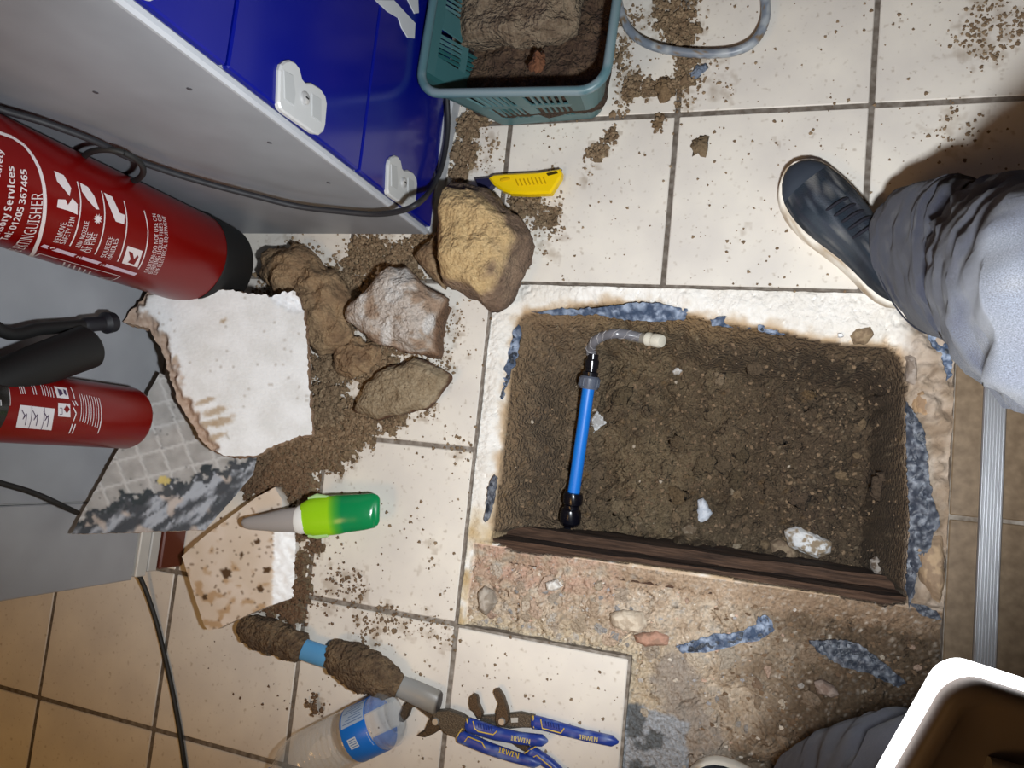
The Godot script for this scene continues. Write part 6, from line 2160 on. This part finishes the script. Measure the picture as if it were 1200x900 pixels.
# ---------------------------------------------------------------- membrane, stones, crumbs
func build_sheets() -> void:
	var blue := func(q: Vector2) -> Color:
		var r := nz.get_noise_2dv(q * 0.06) + 0.6 * nz.get_noise_2dv(q * 0.2)
		return mixc(C(66, 80, 104), C(150, 164, 186), sm(-0.2, 0.6, r))
	var dark := func(q: Vector2) -> Color:
		return mixc(C(58, 63, 74), C(126, 132, 142), sm(-0.2, 0.6, nz.get_noise_2dv(q * 0.08) + 0.5 * nz.get_noise_2dv(q * 0.25)))
	var sheet := func(poly: Array, h: float, gx: float, gy: float, x0: float, y0: float, colf: Callable, wr: float, lab: String) -> void:
		var pos := lin(h, x0, y0, gx, gy)
		var rel := func(q: Vector2) -> float: return wr * (nz.get_noise_2dv(q * 0.07) + 0.6 * nz.get_noise_2dv(q * 0.18) + 0.3 * absf(nz.get_noise_2dv(q * 0.4)))
		var side := func(q: Vector2, t: float) -> Color: return C(44, 50, 62)
		var v := V(poly)
		var c := Vector2.ZERO
		for q in v: c += q
		c /= v.size()
		var o := obj("membrane_piece", slab(v, 3.0, pos, Vector3.DOWN, 0.002, colf, side, rel, 0.0, 1, 2.0), M.plastic_sheet, self, pos.call(c))
		tag(o, lab, "plastic sheet")
	sheet.call([622, 366, 650, 362, 700, 362, 740, 355, 775, 356, 806, 362, 804, 374, 770, 377, 735, 375, 700, 369, 650, 369], -0.022, 0.0, -0.0012, 700, 366, blue, 0.006, "long blue-black strip of membrane sticking out along the pit's top edge")
	sheet.call([832, 374, 850, 370, 872, 378, 880, 385, 850, 383, 834, 382], -0.024, 0.0, -0.0012, 850, 376, blue, 0.006, "short blue membrane scrap right of the long strip on the pit's top edge")
	sheet.call([888, 381, 905, 383, 924, 386, 925, 392, 900, 391, 889, 387], -0.026, 0.0, -0.001, 905, 386, blue, 0.005, "tiny dark membrane scrap at the top edge below the shoe")
	sheet.call([602, 388, 608, 380, 611, 396, 604, 425, 596, 446, 588, 470, 582, 472, 586, 446, 594, 425], -0.02, 0.0, 0.0, 600, 420, blue, 0.006, "crumpled blue-black membrane strip along the upper left edge of the pit")
	sheet.call([580, 556, 584, 560, 579, 586, 574, 606, 568, 612, 570, 590, 574, 566], -0.008, 0.0, 0.0, 575, 580, dark, 0.003, "narrow dark membrane scrap along the lower left edge of the pit")
	sheet.call([1062, 470, 1074, 488, 1084, 506, 1088, 540, 1092, 580, 1102, 612, 1094, 628, 1086, 650, 1074, 672, 1070, 700, 1066, 712, 1061, 690, 1064, 640, 1066, 600, 1062, 540], 0.006, 0.0008, 0.0, 1080, 600, dark, 0.007, "crumpled grey-black membrane flap hanging along the right edge of the pit")
	sheet.call([1066, 708, 1078, 706, 1096, 716, 1104, 726, 1098, 728, 1076, 718], -0.01, 0.0, 0.0, 1080, 715, dark, 0.004, "small dark membrane end at the lower right corner of the pit")
	sheet.call([792, 758, 830, 745, 868, 740, 886, 732, 888, 722, 900, 722, 908, 738, 890, 750, 862, 756, 830, 764, 800, 766], -0.008, 0.0, 0.0, 850, 750, blue, 0.006, "blue-grey membrane strip lying on the rubble below the board")
	sheet.call([948, 752, 985, 748, 1010, 756, 1034, 775, 1062, 800, 1052, 806, 1020, 790, 990, 782, 964, 768], -0.006, 0.0, 0.0, 1000, 770, dark, 0.007, "black torn membrane piece on the dark rubble left of the lamp")
	sheet.call([1084, 382, 1100, 388, 1114, 404, 1116, 440, 1110, 446, 1104, 420, 1090, 404], -0.003, 0.0, 0.0, 1100, 410, blue, 0.006, "blue-grey membrane scrap just under the trouser hem")
	# single stones
	var pstone := func(poly: Array, h0: float, hm: float, ht: float, a: Color, b: Color, lab: String, sd: float, called: String) -> void:
		var cf := func(v: Vector3, up: float) -> Color: return mixc(a, b, sm(-0.25, 0.25, n3(v + Vector3.ONE * sd, 38.0) + 0.5 * n3(v, 120.0)))
		var m := rock(V(poly), h0, hm, ht, cf, sd, 0.6, 0.004)
		var c := Vector3.ZERO
		for v in m.p: c += v
		c /= m.p.size()
		var o := obj(called, m, M.matt, self, c)
		tag(o, lab, "stone")
	var ss := [[[817, 586, 824, 582, 830, 592, 835, 601, 828, 611, 818, 612, 816, 600], C(214, 220, 230), C(190, 198, 210), "bright white pointed stone lying in the middle of the pit soil", 11.0, 0.014],
		[[920, 622, 932, 616, 950, 621, 975, 634, 976, 650, 960, 656, 945, 652, 925, 640], C(222, 222, 222), C(150, 132, 110), "tan stone with chalky white patches in the lower right of the pit", 12.0, 0.028],
		[[900, 635, 912, 627, 922, 634, 936, 648, 934, 660, 918, 660, 904, 652], C(140, 122, 100), C(116, 98, 80), "brown lump of stone touching the white-patched stone from the left", 13.0, 0.024],
		[[944, 660, 960, 656, 980, 660, 984, 668, 965, 674, 948, 672], C(112, 92, 74), C(92, 74, 58), "dark flat stone just below the white-patched stone in the pit", 14.0, 0.016],
		[[693, 490, 700, 482, 708, 488, 712, 496, 703, 504, 695, 508, 692, 498], C(226, 228, 230), C(180, 178, 176), "white chalky lump right beside the blue pipe", 15.0, 0.012],
		[[788, 435, 794, 430, 800, 434, 796, 439, 790, 440], C(214, 214, 214), C(170, 164, 156), "little white chip high on the pit's soil slope below the cap", 16.0, 0.008],
		[[796, 618, 806, 612, 818, 618, 814, 628, 800, 628], C(130, 116, 98), C(104, 88, 70), "small brown stone just left of and below the bright white stone", 17.0, 0.014],
		[[1018, 655, 1028, 650, 1036, 658, 1036, 674, 1028, 676, 1020, 666], C(150, 142, 134), C(84, 70, 58), "speckled dark stone near the pit's lower right corner", 18.0, 0.014]]
	for s in ss:
		var v := V(s[0])
		var c := Vector2.ZERO
		for q in v: c += q
		c /= v.size()
		var h := -0.2
		for it in 8:
			var w := at(c.x, c.y, h)
			h = lerpf(h, sub_h(w.x, w.z), 0.7)
		pstone.call(s[0], h - 0.008, h + s[5] * 0.3, h + s[5], s[1], s[2], s[3], s[4], "stone")
	var big := [[[1072, 640, 1086, 628, 1104, 626, 1108, 650, 1106, 690, 1102, 708, 1090, 700, 1078, 682, 1074, 660], -0.03, -0.006, 0.012, C(172, 148, 120), C(146, 124, 102), "pale broken lump of mortar at the pit's lower right edge", 21.0],
		[[1070, 458, 1080, 454, 1092, 470, 1094, 490, 1088, 505, 1078, 500, 1070, 476], -0.035, -0.016, -0.004, C(168, 138, 106), C(142, 116, 90), "orange-brown stone set in the right edge of the pit", 22.0],
		[[1060, 418, 1072, 416, 1076, 436, 1074, 452, 1062, 446], -0.035, -0.014, -0.002, C(158, 146, 136), C(130, 116, 104), "grey brick-shaped stone at the pit's upper right corner", 23.0],
		[[1002, 385, 1020, 383, 1024, 392, 1014, 404, 1000, 404, 996, 394], -0.03, -0.014, -0.004, C(146, 126, 100), C(124, 104, 82), "flat brown stone under the pit's top edge, left of the grey brick-shaped one", 24.0],
		[[980, 390, 988, 389, 991, 394, 985, 397, 980, 395], -0.025, -0.012, -0.005, C(238, 240, 242), C(220, 222, 226), "small bright white pebble on the pit's top edge", 25.0],
		[[955, 800, 964, 796, 978, 804, 984, 814, 974, 818, 960, 812], -0.02, -0.006, 0.006, C(150, 134, 124), C(124, 106, 96), "oval grey-brown pebble on the dark rubble near the lamp", 26.0],
		[[560, 694, 568, 686, 578, 692, 582, 708, 570, 722, 560, 716], -0.03, -0.01, 0.004, C(178, 168, 156), C(150, 138, 124), "grey splinter of stone at the rubble's left end", 27.0],
		[[638, 682, 652, 678, 660, 688, 648, 694, 640, 692], -0.02, -0.006, 0.004, C(224, 220, 214), C(190, 184, 176), "white stone chip in the reddish rubble under the board", 28.0],
		[[716, 720, 732, 714, 752, 718, 760, 734, 752, 744, 730, 742, 718, 734], -0.02, -0.006, 0.008, C(206, 192, 172), C(180, 164, 144), "round cream stone in the rubble above the corner of the lone tile", 29.0],
		[[742, 744, 770, 738, 786, 746, 782, 756, 756, 758, 744, 752], -0.02, -0.006, 0.006, C(176, 136, 116), C(150, 118, 100), "flat pinkish stone in the rubble beside the blue-grey membrane strip", 30.0]]
	for s in big: pstone.call(s[0], s[1], s[2], s[3], s[4], s[5], s[6], s[7], "stone")

func crumb_mesh(sd: float) -> ArrayMesh:
	return blob(Transform3D(Basis().scaled(Vector3(1.1, 0.75, 0.95)), Vector3.ZERO), 0.45, sd, 4, 6, Color.WHITE, true).mesh(Vector3.ZERO)

func build_crumbs() -> void:
	# a thin bed of soil where the spill is thick
	var S := 0.0055
	var x0 := -0.6
	var z0 := -0.2
	var nx := int(1.1 / S)
	var nzz := int(1.25 / S)
	var hh := PackedFloat32Array()
	hh.resize(nx * nzz)
	for j in nzz:
		for i in nx:
			var x := x0 + i * S
			var z := z0 + j * S
			var d := dens_at(x, z)
			var v := Vector3(x, 0, z)
			hh[j * nx + i] = 0.013 * sm(0.55, 1.0, d) + 0.004 * n3(v, 60.0) * sm(0.4, 0.8, d) + 0.003 * n3(v, 160.0) * sm(0.4, 0.8, d) - 0.003 * (1.0 - sm(0.3, 0.7, d)) + 0.0015 * n3(v, 130.0)
	var bed := MB.new()
	for j in nzz - 1:
		for i in nx - 1:
			var k := j * nx + i
			var q := [k, k + 1, k + nx + 1, k + nx]
			var any := false
			for a in q:
				if hh[a] > 0.0008: any = true
			if not any: continue
			var p := []
			var c := []
			for a in q:
				var v := Vector3(x0 + (a % nx) * S, hh[a] - 0.0005, z0 + (a / nx) * S)
				p.append(v)
				c.append(mixc(C(150, 130, 102), C(116, 96, 74), 0.5 + n3(v, 30.0) + n3(v, 110.0)))
			bed.tric(p[0], p[3], p[2], c[0], c[3], c[2])
			bed.tric(p[0], p[2], p[1], c[0], c[2], c[1])
	bed.orient(true)
	var bo := obj("soil_spill", bed, M.soil, self, Vector3(-0.2, 0, 0.5))
	tag(bo, "crumbly brown soil spilled over the tiles around the rocks, slabs and crate", "soil", "", "stuff")
	# crumbs on the tiles
	var xs := []
	var cs := []
	var tries := 0
	while xs.size() < 15000 and tries < 600000:
		tries += 1
		var x := rng.randf_range(-1.0, 0.95)
		var z := rng.randf_range(-0.35, 1.25)
		if x > 0.005 and z > 0.335 and (z < 0.985 or x > 0.325): continue
		if x > 0.8 and z > 0.3: continue
		var d := dens_at(x, z)
		if x < WX + 0.02 and z < 0.98: continue
		if x < CAB_X - 0.01 and z < CAB_Z - 0.02: continue
		var bg := 0.012 * (0.4 + 1.2 * sm(-0.1, 0.5, nz.get_noise_2d(x * 9.0, z * 9.0)))
		bg *= sm(-0.75, -0.2, x)
		if rng.randf() > maxf(d * d, bg): continue
		var r := 0.0009 + 0.0026 * pow(rng.randf(), 2.2) + 0.0016 * d * rng.randf()
		if rng.randf() < 0.012: r *= 2.0
		var y := r * 0.4 + 0.012 * sm(0.55, 1.0, d)
		xs.append(Transform3D(Basis.from_euler(Vector3(rng.randf() * TAU, rng.randf() * TAU, rng.randf() * TAU)).scaled(Vector3(r, r * 0.8, r)), Vector3(x, y, z)))
		var wet := sm(0.0, -0.5, x) * sm(0.6, 0.9, z)
		cs.append(mixc(mixc(C(150, 130, 104), C(112, 92, 70), rng.randf()), C(84, 58, 40), wet * 0.7 + 0.15 * rng.randf()))
	mm("soil_crumb_scatter", xs, cs, "scattered crumbs of brown soil over the cream tiles", "soil")
	# grit in the pit and on the rubble
	xs = []
	cs = []
	for n in 3000:
		var x := rng.randf_range(0.06, 0.79)
		var z := rng.randf_range(0.37, 0.81)
		var h := sub_h(x, z)
		if h > -0.06: continue
		var r := 0.0008 + 0.0034 * pow(rng.randf(), 3.0)
		xs.append(Transform3D(Basis.from_euler(Vector3(rng.randf() * TAU, rng.randf() * TAU, 0)).scaled(Vector3(r, r * 0.8, r)), Vector3(x, h + r * 0.3, z)))
		var c := mixc(C(138, 116, 92), C(98, 80, 62), rng.randf())
		if rng.randf() < 0.012: c = C(180, 168, 152)
		cs.append(c)
	mm("pit_crumb_scatter", xs, cs, "loose brown crumbs and tiny pale chips on the soil inside the pit", "soil")
	xs = []
	cs = []
	var pal := [C(206, 194, 178), C(176, 168, 160), C(196, 166, 146), C(186, 166, 144), C(164, 162, 164), C(214, 204, 190), C(162, 140, 116)]
	for n in 2200:
		var x := rng.randf_range(0.012, 0.795)
		var z := rng.randf_range(0.868, 1.35)
		if z > 0.985 and x < 0.335: continue
		if z > 1.03 and x < 0.45: continue
		var r := 0.001 + 0.003 * pow(rng.randf(), 2.5)
		xs.append(Transform3D(Basis.from_euler(Vector3(rng.randf() * TAU, rng.randf() * TAU, 0)).scaled(Vector3(r * 1.3, r * 0.7, r)), Vector3(x, sub_h(x, z) + r * 0.25, z)))
		var c: Color = pal[rng.randi() % 7]
		if rng.randf() < sm(0.42, 0.62, x): c = mixc(C(130, 106, 82), C(96, 76, 58), rng.randf())
		cs.append(c)
	mm("rubble_grit", xs, cs, "small mixed grit and stone chips strewn over the rubble", "grit")

func mm(called: String, xs: Array, cs: Array, label: String, cat: String) -> void:
	var k := MultiMesh.new()
	k.transform_format = MultiMesh.TRANSFORM_3D
	k.use_colors = true
	k.mesh = crumb_mesh(xs.size() * 0.01)
	k.instance_count = xs.size()
	for i in xs.size():
		k.set_instance_transform(i, xs[i])
		k.set_instance_color(i, (cs[i] as Color).srgb_to_linear())
	var o := MultiMeshInstance3D.new()
	o.name = called
	o.multimesh = k
	o.material_override = M.crumb
	add_child(o, true)
	tag(o, label, cat, "", "stuff")
